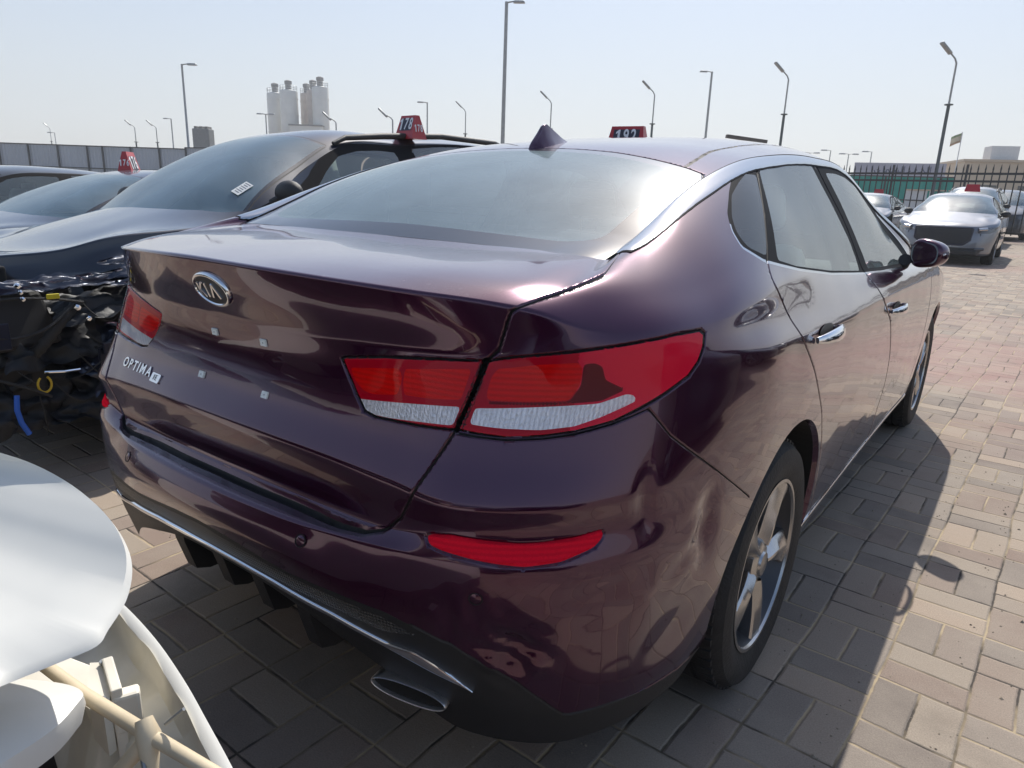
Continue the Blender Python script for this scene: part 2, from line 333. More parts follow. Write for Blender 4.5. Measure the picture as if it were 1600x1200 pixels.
CENTER=[(.622,1.1345),(.672,1.162),(.765,1.210),(.885,1.265),(1.05,1.326),(1.25,1.382),(1.60,1.432),(2.10,1.472),(2.60,1.468),(2.98,1.400),(3.42,1.235),(3.60,1.145)]
def roof_grid(nt=10,nw=36):
    """greenhouse top: rear glass, roof, windscreen; half grid (t,w)"""
    side=np.array([COLS[i][14] for i in range(5,17)],float)
    cen=np.array([(0,y,z) for y,z in CENTER],float)
    z0=np.zeros(len(side));ns=[nt]*(len(side)-1)
    S=hermite(side,z0,ns);Cn=hermite(cen,z0,ns)
    w=np.linspace(0,1,nw+1)[None,:,None]
    G=np.concatenate([S[:,None,:1]*w,Cn[:,None,1:2]+(S-Cn)[:,None,1:2]*w**2,Cn[:,None,2:]+(S-Cn)[:,None,2:]*(.15*w**2+.85*w**4)],-1)
    Bg,_=body_grid();e=Bg[-1]
    def res(a,b):
        c=e[a*10:b*10+1];x=c[:,0];o=np.argsort(x);xs=x[o]
        t=G[0 if a==0 else -1,:,0]
        return np.stack([t,np.interp(t,xs,c[o,1]),np.interp(t,xs,c[o,2])],-1)
    T=np.linspace(0,1,G.shape[0])[:,None,None]
    G=G+(res(0,5)-G[0])[None]*np.clip(1-T*8,0,1)+(res(16,22)-G[-1])[None]*np.clip(1-(1-T)*6,0,1)
    return G
# outlines on the body surface: (distance along the body plan, height)
AZ={'lamp_in': [(0.3189, 0.945), (0.3272, 0.9487), (0.4192, 0.9631), (0.5217, 0.9722), (0.6141, 0.9786), (0.5917, 0.8625), (0.5098, 0.8559), (0.4152, 0.8529), (0.3871, 0.8579), (0.3596, 0.8854), (0.3309, 0.9223)],
 'lamp_out': [(0.6141, 0.9786), (0.6673, 0.9872), (0.7408, 0.9951), (0.7891, 1.0), (0.8606, 1.0076), (0.9241, 1.0147), (1.001, 1.0214), (1.0799, 1.0226), (1.0977, 1.0148), (1.0983, 0.9927), (1.0854, 0.9656), (1.0572, 0.942), (0.9901, 0.9166), (0.9334, 0.8968), (0.883, 0.8794), (0.8114, 0.8662), (0.7533, 0.8601), (0.6851, 0.8568), (0.5917, 0.8625)],
 'p1': [(0.3396, 0.9302), (0.4485, 0.9457), (0.4563, 0.9381), (0.4598, 0.9248), (0.4544, 0.8997), (0.4003, 0.8913), (0.3742, 0.8943), (0.349, 0.9116)],
 'p2': [(0.4625, 0.9467), (0.5883, 0.963), (0.5911, 0.959), (0.5843, 0.9113), (0.5251, 0.9041), (0.4688, 0.902), (0.4624, 0.9229)],
 'strip_in': [(0.3612, 0.8766), (0.4616, 0.8871), (0.5865, 0.9001), (0.581, 0.8688), (0.4686, 0.8593), (0.393, 0.8543), (0.3743, 0.8634)],
 'p3': [(0.6401, 0.9663), (0.7242, 0.9768), (0.8003, 0.9806), (0.8095, 0.9697), (0.8055, 0.9435), (0.7875, 0.918), (0.7092, 0.915), (0.6356, 0.9145), (0.629, 0.9225), (0.6307, 0.9521)],
 'dark': [(0.8102, 0.9775), (0.8309, 0.9799), (0.8478, 0.9734), (0.855, 0.9503), (0.8982, 0.9325), (0.8508, 0.9156), (0.791, 0.9129), (0.6392, 0.9097), (0.636, 0.9129), (0.7096, 0.9133), (0.7888, 0.9163), (0.8081, 0.9426)],
 'strip_out': [(0.6138, 0.901), (0.7351, 0.9075), (0.8464, 0.9115), (0.9022, 0.9248), (0.9195, 0.9216), (0.9253, 0.9116), (0.8586, 0.8898), (0.8068, 0.8759), (0.7448, 0.8709), (0.6742, 0.8717), (0.6114, 0.8748)],
 'reflector': [(0.5731, 0.6774), (0.579, 0.6834), (0.6212, 0.689), (0.6879, 0.6857), (0.742, 0.683), (0.7747, 0.6833), (0.8423, 0.6872), (0.8967, 0.6946), (0.8981, 0.6816), (0.8808, 0.6671), (0.8228, 0.6528), (0.7565, 0.6477), (0.6692, 0.6555), (0.6119, 0.6621), (0.5828, 0.6668)]}
# ---------------------------------------------------------------- trimmed surface pieces
class Surf:
    def __init__(s,V,N,U,T): s.V=V;s.N=N;s.U=U;s.T=T
    @staticmethod
    def grid(G,U,N=None):
        nr,nc=G.shape[:2];idx=np.arange(nr*nc).reshape(nr,nc)
        a,b,c,d=idx[:-1,:-1].ravel(),idx[:-1,1:].ravel(),idx[1:,1:].ravel(),idx[1:,:-1].ravel()
        T=np.concatenate([np.stack([a,b,c],1),np.stack([a,c,d],1)])
        V=G.reshape(-1,3);U=U.reshape(-1,U.shape[-1])
        if N is None: N=vnorm(V,T)
        return Surf(V.copy(),N,U.copy(),T)
    def split(s,mask_fn,t_fn,vm):
        sub=vm[s.T].any(1);keep=s.T[~sub];T=s.T[sub]
        if not len(T): return
        E=np.sort(np.concatenate([T[:,[0,1]],T[:,[1,2]],T[:,[2,0]]]),1)
        key=E[:,0].astype(np.int64)*len(s.V)+E[:,1];uk,inv=np.unique(key,return_inverse=True)
        ue=np.stack([uk//len(s.V),uk%len(s.V)],1);m=mask_fn(ue)
        if not m.any(): return
        ids=-np.ones(len(ue),int);ids[m]=len(s.V)+np.arange(m.sum())
        t=t_fn(ue[m])[:,None];a,b=ue[m,0],ue[m,1]
        s.V=np.concatenate([s.V,s.V[a]*(1-t)+s.V[b]*t]);n=s.N[a]*(1-t)+s.N[b]*t
        s.N=np.concatenate([s.N,n/(np.linalg.norm(n,axis=1,keepdims=True)+1e-12)]);s.U=np.concatenate([s.U,s.U[a]*(1-t)+s.U[b]*t])
        nT=len(T);M=np.stack([ids[inv[:nT]],ids[inv[nT:2*nT]],ids[inv[2*nT:]]],1)  # mid on edges 01,12,20
        cnt=(M>=0).sum(1);out=[keep,T[cnt==0]]
        k3=cnt==3;t3,m3=T[k3],M[k3]
        if k3.any(): out+=[np.stack([t3[:,0],m3[:,0],m3[:,2]],1),np.stack([m3[:,0],t3[:,1],m3[:,1]],1),np.stack([m3[:,2],m3[:,1],t3[:,2]],1),np.stack([m3[:,0],m3[:,1],m3[:,2]],1)]
        for r in range(3):
            P=np.roll(T,-r,1);Q=np.roll(M,-r,1)
            k=(cnt==1)&(Q[:,0]>=0);p,q=P[k],Q[k]
            out+=[np.stack([p[:,0],q[:,0],p[:,2]],1),np.stack([q[:,0],p[:,1],p[:,2]],1)]
            k=(cnt==2)&(Q[:,1]<0);p,q=P[k],Q[k]   # edges 01 and 20 cut, vertex 0 alone
            out+=[np.stack([p[:,0],q[:,0],q[:,2]],1),np.stack([q[:,0],p[:,1],p[:,2]],1),np.stack([q[:,0],p[:,2],q[:,2]],1)]
        s.T=np.concatenate(out)
    def refine(s,poly,L,proj=(0,1)):
        for _ in range(4):
            g=psd(poly,s.U[:,list(proj)])
            def mk(e):
                ln=np.linalg.norm(s.V[e[:,0]]-s.V[e[:,1]],axis=1)
                return (ln>L)&(np.minimum(abs(g[e[:,0]]),abs(g[e[:,1]]))<ln*1.2+.004)
            n=len(s.V);s.split(mk,lambda e:np.full(len(e),.5),abs(g)<.1)
            if len(s.V)==n:break
    def cut(s,poly,levels,proj=(0,1)):
        for lv in levels:
            g=psd(poly,s.U[:,list(proj)])-lv
            g[abs(g)<1e-6]=1e-6
            s.split(lambda e:(g[e[:,0]]>0)!=(g[e[:,1]]>0),lambda e:g[e[:,0]]/(g[e[:,0]]-g[e[:,1]]),abs(g+lv)<.09)
    def groove(s,poly,w=.0016,w2=.0055,depth=.009,where=None,proj=(0,1),L=.012):
        s.refine(poly,L,proj);s.cut(poly,[-w2,-w,0,w,w2],proj)
        g=psd(poly,s.U[:,list(proj)]);ag=abs(g)
        m=ag<w2-1e-4
        if where is not None: m&=where(s)
        # direction of growing g in space, per vertex
        TT=s.T[m[s.T].any(1)]
        e1=s.V[TT[:,1]]-s.V[TT[:,0]];e2=s.V[TT[:,2]]-s.V[TT[:,0]]
        n=np.cross(e1,e2);A=np.linalg.norm(n,axis=1,keepdims=True)+1e-14;nn=n/A
        g0,g1,g2=g[TT[:,0]],g[TT[:,1]],g[TT[:,2]]
        gr=(np.cross(nn,s.V[TT[:,2]]-s.V[TT[:,1]])*g0[:,None]+np.cross(nn,s.V[TT[:,0]]-s.V[TT[:,2]])*g1[:,None]+np.cross(nn,s.V[TT[:,1]]-s.V[TT[:,0]])*g2[:,None])/A
        acc=np.zeros_like(s.V)
        for k in range(3): np.add.at(acc,TT[:,k],gr*A)
        acc/=np.linalg.norm(acc,axis=1,keepdims=True)+1e-12
        edge=m&(ag>w*.6);deep=m&(ag<=w*.6)
        d=np.where(edge,.0018,0)+np.where(deep,depth,0)
        s.V=s.V-s.N*d[:,None]
        nn=s.N+np.where(edge,-np.sign(g)*1.0,0)[:,None]*acc
        s.N=nn/(np.linalg.norm(nn,axis=1,keepdims=True)+1e-12)
        return m
    def cen(s): return s.U[s.T].mean(1)
def vnorm(V,T):
    n=np.cross(V[T[:,1]]-V[T[:,0]],V[T[:,2]]-V[T[:,0]]);N=np.zeros_like(V)
    for k in range(3): np.add.at(N,T[:,k],n)
    return N/(np.linalg.norm(N,axis=1,keepdims=True)+1e-12)
def psd(poly,P):
    """signed distance to closed polygon, negative inside"""
    poly=np.asarray(poly,float);lo=poly.min(0)-.05;hi=poly.max(0)+.05
    near=((P>lo)&(P<hi)).all(1);out=np.full(len(P),.2);Q=P[near]
    if not len(Q): return out
    best=np.full(len(Q),9e9);ins=np.zeros(len(Q),bool)
    for i in range(len(poly)):
        a=poly[i];b=poly[(i+1)%len(poly)];ab=b-a;t=np.clip(((Q-a)@ab)/(ab@ab+1e-14),0,1)
        d=((Q-a-t[:,None]*ab)**2).sum(1);best=np.minimum(best,d)
        c=((a[1]>Q[:,1])!=(b[1]>Q[:,1]))
        xx=a[0]+(Q[:,1]-a[1])/(b[1]-a[1]+1e-14)*ab[0];ins^=c&(Q[:,0]<xx)
    out[near]=np.sqrt(best)*np.where(ins,-1,1);return out
def rnd(poly,r=.012,n=3,closed=True):
    """round polygon corners"""
    out=[];m=len(poly)
    for i in range(m):
        p=np.array(poly[i],float);a=np.array(poly[i-1],float);b=np.array(poly[(i+1)%m],float)
        da=a-p;db=b-p;la,lb=np.linalg.norm(da),np.linalg.norm(db);k=min(r,la*.45,lb*.45)
        q0=p+da/la*k;q1=p+db/lb*k
        for j in range(n+1):
            t=j/n;out.append(tuple(q0*(1-t)**2+2*p*t*(1-t)+q1*t*t))
    return out
def mir(poly): return [(-a,z) for a,z in poly][::-1]
def surf_obj(name,s,sel,mats,parent,mi=None,off=0.0):
    T=s.T[sel]
    if not len(T): return None
    u,inv=np.unique(T,return_inverse=True);T2=inv.reshape(-1,3)
    V=s.V[u];N=s.N[u];U=s.U[u]
    if off: V=V-N*off
    me=bpy.data.meshes.new(name);me.vertices.add(len(V));me.vertices.foreach_set('co',V.ravel())
    me.loops.add(len(T2)*3);me.loops.foreach_set('vertex_index',T2.ravel().astype(np.int32))
    me.polygons.add(len(T2));me.polygons.foreach_set('loop_start',np.arange(0,len(T2)*3,3,dtype=np.int32))
    try: me.polygons.foreach_set('loop_total',np.full(len(T2),3,dtype=np.int32))
    except Exception: pass
    if mi is not None: me.polygons.foreach_set('material_index',mi[sel].astype(np.int32))
    me.polygons.foreach_set('use_smooth',np.ones(len(T2),dtype=bool))
    me.update(calc_edges=True)
    uv=me.uv_layers.new(name='az');uv.data.foreach_set('uv',U[T2.ravel()][:,:2].ravel().astype(np.float32))
    me.normals_split_custom_set_from_vertices([tuple(n) for n in N])
    return mobj(name,me,mats,parent)
def flange(s,poly,dvec,drop,parent,name,mat,proj=(0,1)): pass

# ---------------------------------------------------------------- the maroon saloon
kia=empty('sedan',(0,0,0),0,'dark maroon sedan with dented rear bumper and missing number plate, filling the foreground','car')
Bh,ah=body_grid(14,8)
az_a=np.broadcast_to(ah[None,:],Bh.shape[:2])
Bm=Bh[:,:0:-1].copy();Bm[...,0]*=-1
G=np.concatenate([Bm,Bh],1)
A=np.concatenate([-az_a[:,:0:-1],az_a],1)
U=np.stack([A,G[...,2],G[...,0],G[...,1]],-1)
# orientation: outward normals
N0=vnorm(G.reshape(-1,3),Surf.grid(G,U,np.zeros((G.size//3,3))).T)
flip=(N0.reshape(G.shape)[:, :,:][40,G.shape[1]//2]@np.array([0,-1,0]))<0
if flip: N0=-N0
# dents and creases of the damaged rear corner
def bumpf(c,rad,amp,stretch=(1,1),rot=0):
    d=(U[...,:2]-np.array(c));cr,sr=math.cos(rot),math.sin(rot)
    x=(d[...,0]*cr+d[...,1]*sr)/stretch[0];y=(-d[...,0]*sr+d[...,1]*cr)/stretch[1]
    r2=(x*x+y*y)/(rad*rad);return amp*np.exp(-r2*1.5)
def wrinkle(c,rad,amp,f,rot=0):
    d=(U[...,:2]-np.array(c));cr,sr=math.cos(rot),math.sin(rot);x=d[...,0]*cr+d[...,1]*sr;y=-d[...,0]*sr+d[...,1]*cr
    return amp*np.exp(-(x*x+y*y)/(rad*rad))*np.sin(f*x+4*np.sin(18*y))
disp=bumpf((.74,.475),.05,-.016)+bumpf((1.19,.63),.060,-.016,(.6,1.5),.15)+bumpf((.985,.735),.038,-.010,(.55,1.5),.2)+bumpf((.70,.455),.022,.009)+bumpf((.78,.44),.022,.008)+wrinkle((.73,.465),.06,.0060,130,.6)+wrinkle((.64,.53),.05,.0030,110,-.5)\
    +bumpf((.60,.565),.012,-.004)+bumpf((1.10,.42),.09,-.006,(1.4,.8),.35)+bumpf((1.02,.55),.05,.004)+bumpf((.40,.60),.09,-.0035,(1.8,.5),-.5)\
    +wrinkle((1.15,.62),.10,.0016,60,1.2)+wrinkle((.9,.60),.08,.0012,70,.9)+bumpf((-.45,.63),.05,-.004,(1.5,.6),.4)
# soft waviness of pressed sheet metal and moulded plastic
wav=np.sin(A*9+G[...,2]*14)*.0005+np.sin(A*23-G[...,2]*9+1)*.00022
G=G+(N0.reshape(G.shape))*(disp+wav)[...,None]
S1=Surf.grid(G,U)
if flip: S1.T=S1.T[:,::-1].copy();
S1.N=vnorm(S1.V,S1.T)
P_lid_r=[(.0,.655),(.20,.6545),(.386,.6525),(.445,.6545),(.480,.664),(.511,.694),(.545,.750),(.567,.806),(.590,.862),(.6173,.980),(.640,.996),(.661,1.044),(.672,1.064),(.703,1.082),(.755,1.099),(.808,1.113),(.83,1.3)]
P_lid=P_lid_r+mir(P_lid_r)[:-1]
P_bump_r=[(.0,.72),(.50,.72),(.53,.845),(.590,.858),(.685,.8535),(.7532,.857),(.8112,.863),(.8829,.8763),(.955,.896),(1.025,.843),(1.10,.801),(1.20,.745),(1.374,.637),(1.55,.50),(1.55,.29),(1.30,.282)]
P_val_r=[(0,.565),(.094,.559),(.20,.545),(.282,.536),(.40,.530),(.509,.520),(.56,.505),(.624,.481),(.69,.442),(.745,.402),(.79,.358),(.832,.316),(.848,.313),(.946,.309),(1.163,.285),(1.5,.28)]
P_bump=P_bump_r[1:]+P_val_r[::-1][1:]+mir(P_val_r)[1:-0 or None]
P_bump=[p for p in P_bump_r]+[p for p in P_val_r[::-1][2:]]
P_bump=P_bump+[(-a,z) for a,z in P_bump[::-1]][1:-1]
def circ(ya,zc,r,a0):  # wheel opening on the flank
    return [(a0+r*math.cos(t),zc+r*1.0*math.sin(t)) for t in [math.radians(d) for d in range(0,360,6)]]
def a_of_y(y):
    c=Bh[32];k=(c[:,1]>.9)&(c[:,1]<4.1);return float(np.interp(y,c[k,1],ah[k]))
P_archR=circ(0,.345,.385,a_of_y(1.085));P_archF=circ(0,.345,.385,a_of_y(3.89))
P_rdoor=rnd([(1.845,1.40),(1.818,1.325),(1.758,1.273),(1.684,1.211),(1.610,1.150),(1.556,1.112),(1.548,1.080),(1.605,1.025),(1.665,.940),(1.79,.838),(1.925,.706),(2.020,.567),(2.075,.43),(2.13,.315),(3.045,.305),(3.062,.434),(3.090,.537),(3.061,.660),(2.945,.822),(2.765,.916),(2.690,1.0),(2.680,1.038),(2.70,1.1),(2.708,1.187),(2.64,1.306),(2.60,1.40)],.03)
P_fdoor=rnd([(2.606,1.40),(2.646,1.306),(2.714,1.187),(2.706,1.1),(2.686,1.038),(2.696,1.0),(2.771,.916),(2.951,.822),(3.067,.660),(3.096,.537),(3.068,.434),(3.051,.305),(3.95,.305),(4.0,.42),(4.03,.60),(4.07,.80),(4.06,.95),(4.02,1.03),(3.80,1.16),(3.60,1.27),(3.35,1.40)],.03)
P_dlo=rnd([(1.500,1.269),(1.430,1.222),(1.412,1.185),(1.430,1.150),(1.537,1.119),(1.70,1.098),(1.821,1.082),(2.195,1.044),(2.653,1.012),(3.0,.995),(3.435,.980),(3.93,.968),(3.80,1.08),(3.60,1.235),(3.40,1.345),(3.15,1.380),(2.994,1.388),(2.662,1.392),(2.283,1.390),(2.05,1.382),(1.858,1.362),(1.70,1.338),(1.569,1.305)],.012,3)
# glass panes inside the daylight opening
P_qglass=rnd([(1.508,1.262),(1.448,1.214),(1.438,1.180),(1.468,1.152),(1.570,1.130),(1.622,1.165),(1.700,1.230),(1.790,1.318),(1.70,1.318),(1.60,1.292)],.014)
P_rglass=rnd([(1.845,1.332),(1.780,1.255),(1.700,1.172),(1.650,1.118),(1.80,1.095),(2.195,1.056),(2.62,1.026),(2.645,1.06),(2.656,1.12),(2.615,1.235),(2.53,1.372),(2.283,1.374),(2.05,1.364)],.014)
P_fglass=rnd([(2.72,1.352),(2.775,1.26),(2.80,1.16),(2.80,1.06),(2.78,1.022),(3.0,1.012),(3.435,.996),(3.74,.988),(3.74,1.02),(3.62,1.12),(3.45,1.24),(3.30,1.312),(3.10,1.345),(2.90,1.355)],.02)
nl=lambda s:(psd(P_lid,s.U[:,:2])>.004)
S1.groove(P_lid,w=.0022,w2=.006,depth=.014,L=.007)
notlamp=lambda s:(psd(P_lid,s.U[:,:2])>.004)&(abs(s.U[:,0])<1.375)
S1.groove(P_bump,w=.0013,w2=.004,where=lambda s:notlamp(s)&(abs(s.U[:,0])>.56))
for sg in (1,-1):
    f=(lambda p:p) if sg==1 else mir
    S1.groove(f(AZ['lamp_out']),w=.0014,w2=.004,depth=.012,L=.007)
    S1.groove(f(AZ['lamp_in']),w=.0014,w2=.004,depth=.012,L=.007)
    for k in ('p1','p2','p3','dark','strip_in','strip_out'):
        q=f(rnd(AZ[k],.006,2));S1.refine(q,.008);S1.cut(q,[0])
    S1.groove(f(rnd(AZ['reflector'],.006,2)),w=.001,w2=.005,depth=.006)
    S1.groove(f(P_rdoor),L=.025);S1.groove(f(P_fdoor),L=.025)
    S1.refine(f(P_dlo),.02);S1.cut(f(P_dlo),[0,-.006])
    for P in (P_qglass,P_rglass,P_fglass): S1.refine(f(P),.02);S1.cut(f(P),[0])
    for P in (P_archR,P_archF): S1.refine(f(P),.018);S1.cut(f(P),[0,.014])
P_head=rnd([(4.70,.800),(5.08,.795),(5.44,.735),(5.42,.665),(5.10,.655),(4.86,.70)],.03)
P_fgr=rnd([(5.50,.735),(6.2,.735),(6.2,.56),(5.62,.56),(5.54,.62)],.03)
P_intake=rnd([(5.20,.40),(6.2,.40),(6.2,.27),(5.28,.27)],.03)
for f in (lambda p:p,mir):
    for P in (P_head,P_fgr,P_intake): S1.refine(f(P),.03);S1.cut(f(P),[0])
# mesh grille band above the chrome strip
P_mesh=[(.0,.553),(.20,.534),(.40,.517),(.50,.507),(.56,.486),(.50,.472),(.40,.486),(.20,.502),(0,.507)]
P_mesh=P_mesh+[(-a,z) for a,z in P_mesh[::-1]][1:-1]
S1.refine(P_mesh,.015);S1.cut(P_mesh,[0])
c=S1.cen();az=c[:,:2]
I=lambda poly,L=0:psd(poly,az)<L
part=np.zeros(len(S1.T),int)           # 0 body shell
names={}
def assign(mask,k): part[mask]=k
bz=I(P_bump);assign(bz,1)
pv=np.interp(abs(az[:,0]),[p[0] for p in P_val_r],[p[1] for p in P_val_r])
assign((az[:,1]<pv)&(abs(az[:,0])<1.42),2)
assign(I(P_mesh)&(part==2),3)
lid=I(P_lid);assign(lid,4)
bot=az[:,1]<np.interp(abs(az[:,0]),[1.38,1.7,2.0,4.1,4.4],[.0,.27,.305,.30,.0])
mat1=np.zeros(len(S1.T),int)
k=10
for sg in (1,-1):
    f=(lambda p:p) if sg==1 else mir
    assign(I(f(P_rdoor)),k);assign(I(f(P_fdoor)),k+1)
    dl=I(f(P_dlo));assign(dl,k+2)
    assign(I(f(P_qglass)),k+3);assign(I(f(P_rglass)),k+4);assign(I(f(P_fglass)),k+5)
    assign(I(f(AZ['lamp_in'])),k+6);assign(I(f(AZ['lamp_out'])),k+7);assign(I(f(rnd(AZ['reflector'],.006,2))),k+8)
    for P in (P_archR,P_archF): assign(I(f(P)),99)
    assign(I(f(P_head)),k+9);assign(I(f(P_fgr))|I(f(P_intake)),k+10)
    k+=20
# gap floor faces dark
def gapmask(poly,w=.0022,excl=None):
    g=abs(psd(poly,az))<w*.95
    return g
gm=gapmask(P_lid)|(gapmask(P_bump,.0013)&(psd(P_lid,az)>.004)&(abs(az[:,0])>.56)&(abs(az[:,0])<1.375)&(az[:,1]>pv+.01))
for sg in (1,-1):
    f=(lambda p:p) if sg==1 else mir
    gm|=gapmask(f(AZ['lamp_out']),.0012)|gapmask(f(AZ['lamp_in']),.0012)
    gm|=gapmask(f(P_rdoor),.0016)|gapmask(f(P_fdoor),.0016)
mi=np.where(gm,1,0)
MG=[MT['maroon_paint'],MT['gap_black']]
surf_obj('body_shell',S1,part==0,MG,kia,mi)
bumper=surf_obj('rear_bumper',S1,part==1,MG,kia,mi);bumper['label']='maroon rear bumper with a crumpled lower right corner'
val=surf_obj('bumper_valance',S1,part==2,[MT['black_plastic']],kia)
m,nt_,b_=node_mat('grille_mesh');setp(b_,base=(.02,.02,.022),rough=.3,spec=.6)
_uv=nt_.nodes.new('ShaderNodeUVMap');_uv.uv_map='az';_vo=nt_.nodes.new('ShaderNodeTexVoronoi');_vo.inputs['Scale'].default_value=150;_vo.inputs['Randomness'].default_value=.15
_bp=nt_.nodes.new('ShaderNodeBump');_bp.inputs['Strength'].default_value=1;_bp.inputs['Distance'].default_value=.006
nt_.links.new(_uv.outputs[0],_vo.inputs['Vector']);nt_.links.new(_vo.outputs['Distance'],_bp.inputs['Height']);nt_.links.new(_bp.outputs[0],b_.inputs['Normal'])
surf_obj('bumper_grille',S1,part==3,[MT['grille_mesh']],val)
lidobj=surf_obj('trunk_lid',S1,part==4,MG,kia,mi)
k=10
for sg in (1,-1):
    f=(lambda p:p) if sg==1 else mir
    rd=surf_obj('rear_door',S1,part==k,MG,kia,mi);fd=surf_obj('front_door',S1,part==k+1,MG,kia,mi)
    # chrome edge round the opening, black trim inside
    edge=(psd(f(P_dlo),az)>-.006)&(az[:,1]<1.2)
    mi2=np.where(edge,1,0)
    fr=surf_obj('window_frame',S1,part==k+2,[MT['frame_black'],MT['satin_chrome']],kia,mi2)
    surf_obj('quarter_window',S1,part==k+3,[MT['privacy_glass']],kia)
    surf_obj('door_window',S1,part==k+4,[MT['side_glass']],rd)
    surf_obj('door_window',S1,part==k+5,[MT['side_glass']],fd)
    lm=[MT[n] for n in ('lamp_rim','lamp_red_panel','lamp_clear','lamp_dark','lamp_red','gap_black')]
    ml=np.zeros(len(S1.T),int)
    ml[(part==k+7)&(abs(az[:,0])>.80)]=4
    for n,q in (('p1',1),('p2',1),('p3',1),('strip_in',2),('strip_out',2)): ml[I(f(rnd(AZ[n],.006,2)))]=q
    dk=I(f(rnd(AZ['dark'],.006,2)));ml[dk&(ml!=2)&(ml!=1)]=3
    ml[gm]=5
    for kk,pa in ((k+6,lidobj),(k+7,kia)):
        tl=surf_obj('tail_lamp',S1,part==kk,lm,pa,ml,.0035)
        surf_obj('lamp_cover',S1,(part==kk),[MT['lamp_cover'],MT['gap_black']],tl,np.where(gm,1,0))
    surf_obj('headlamp',S1,part==k+9,[MT['head_lamp']],kia);surf_obj('front_grille',S1,part==k+10,[MT['black_plastic']],kia)
    surf_obj('reflector',S1,part==k+8,[MT['reflector_red']],bumper)
    k+=20
# wheel-arch lips
for sg in (1,-1):
    for ya in (1.085,3.89):
        lip=MB();ring=[]
        aa=a_of_y(ya)
        mid=(abs(S1.U[:,0]-sg*aa)<.45)
        Uq=S1.U[mid];Vq=S1.V[mid]
        for d in range(-32,213,5):
            t=math.radians(d);q=np.array([sg*(aa+.385*math.cos(t)),.345+.385*math.sin(t)])
            i=((Uq[:,:2]-q)**2).sum(1).argmin();ring.append(Vq[i])
        n=len(ring);Vv=[tuple(p) for p in ring]+[(p[0]-sg*.014,p[1]+(ya-p[1])*.02,p[2]-.004) for p in ring]+[(p[0]-sg*.30,p[1]+(p[1]-ya)*.06,p[2]+.02) for p in ring]
        lip.mi=0;lip.add(Vv[:2*n],[(i,i+1,n+i+1,n+i) for i in range(n-1)])
        lip.mi=1;lip.add(Vv[n:],[(i,i+1,n+i+1,n+i) for i in range(n-1)])
        # inner closing disc of the wheel housing
        cc=len(lip.V);lip.V+=[(sg*.60,ya,.40)];base=cc-n
        lip.F+=[(base+i,base+i+1,cc) for i in range(n-1)];lip.M+=[1]*(n-1)
        lip.build('wheel_arch_liner',[MT['maroon_paint'],MT['dark_liner']],kia)
# ---- greenhouse top
Rg=roof_grid(14,60);Rm=Rg[:,:0:-1].copy();Rm[...,0]*=-1;Gr=np.concatenate([Rm,Rg],1)
Gr[...,2]+=0
U3=np.stack([Gr[...,0],Gr[...,1]],-1)
S3=Surf.grid(Gr,U3)
if S3.N[:,2].mean()<0: S3.T=S3.T[:,::-1].copy();S3.N=-S3.N
rg=[(0,.50),(.70,.50),(.70,.60),(.66,.75),(.64,.95),(.625,1.09),(.60,1.145),(.55,1.165),(.45,1.190),(.30,1.225),(.15,1.245),(0,1.253)]
P_rg=rg+[(-x,y) for x,y in rg[::-1]][1:-1]
P_rgi=[(.0,.675),(.50,.665),(.565,.70),(.565,.95),(.545,1.08),(.50,1.128),(.40,1.158),(.28,1.185),(.14,1.203),(0,1.210)]
P_rgi=rnd(P_rgi[1:]+[(-x,y) for x,y in P_rgi[::-1]][1:],.05)
ws=[(0,2.90),(.30,2.87),(.50,2.80),(.585,2.76),(.63,2.95),(.70,3.2),(.80,3.55),(.8,4.0),(0,4.0)]
P_ws=ws+[(-x,y) for x,y in ws[::-1]][1:-1]
seam=[(.535,1.175),(.522,1.29),(.505,1.41),(.485,1.70),(.470,2.05),(.480,2.55),(.50,2.80),(.506,2.80),(.486,2.55),(.476,2.05),(.491,1.70),(.511,1.41),(.528,1.29),(.541,1.175)]
S3.groove(P_rg,w=.002,w2=.006,depth=.006);S3.groove(P_ws,w=.002,w2=.006,depth=.006)
for f in (lambda p:p,mir): S3.refine(f(seam),.012);S3.cut(f(seam),[.004,-.0001])
for f in (lambda p:p,mir):
    g=psd(f(seam),S3.U);dm=np.where(g<.001,.004,0)*(psd(P_rg,S3.U)>.004)*(psd(P_ws,S3.U)>.004);S3.V=S3.V-S3.N*dm[:,None]
S3.refine(P_rgi,.02);S3.cut(P_rgi,[0])
c3=S3.cen();r1=psd(P_rg,c3)<0;r1i=psd(P_rgi,c3)<0;w1=psd(P_ws,c3)<0
m3=np.zeros(len(c3),int)
for P,w in ((P_rg,.0019),(P_ws,.0019)): m3[abs(psd(P,c3))<w]=1
for f in (lambda p:p,mir): m3[(psd(f(seam),c3)<.002)&~r1&~w1]=1
surf_obj('roof_panel',S3,~r1&~w1,MG,kia,m3)
m,nt_,b_=node_mat('glass_frit');setp(b_,base=(.012,.012,.014),rough=.25,coat=1,coatr=.02,coati=1.6)
rgo=surf_obj('rear_window',S3,r1&(r1i),[MT['rear_glass']],kia)
hl=MB()
for i in range(9,78,5):
    row=Gr[i,::2];row=row[abs(row[:,0])<abs(row[:,0]).max()*.90]
    nx=Gr[i+1,::2][:len(row)]
    V=[];up_=np.array([0,.0,-.0035])
    for q in row: V+=[tuple(q+up_),tuple(q+up_+np.array([0,.0016,.0007]))]
    hl.add(V,[(2*k,2*k+2,2*k+3,2*k+1) for k in range(len(row)-1)])
hl.build('heater_lines',pmat('heater_brown',(.10,.06,.04),.6),rgo)
surf_obj('window_border',S3,r1&~r1i,[MT['glass_frit']],rgo)
surf_obj('windscreen',S3,w1,[MT['side_glass']],kia)
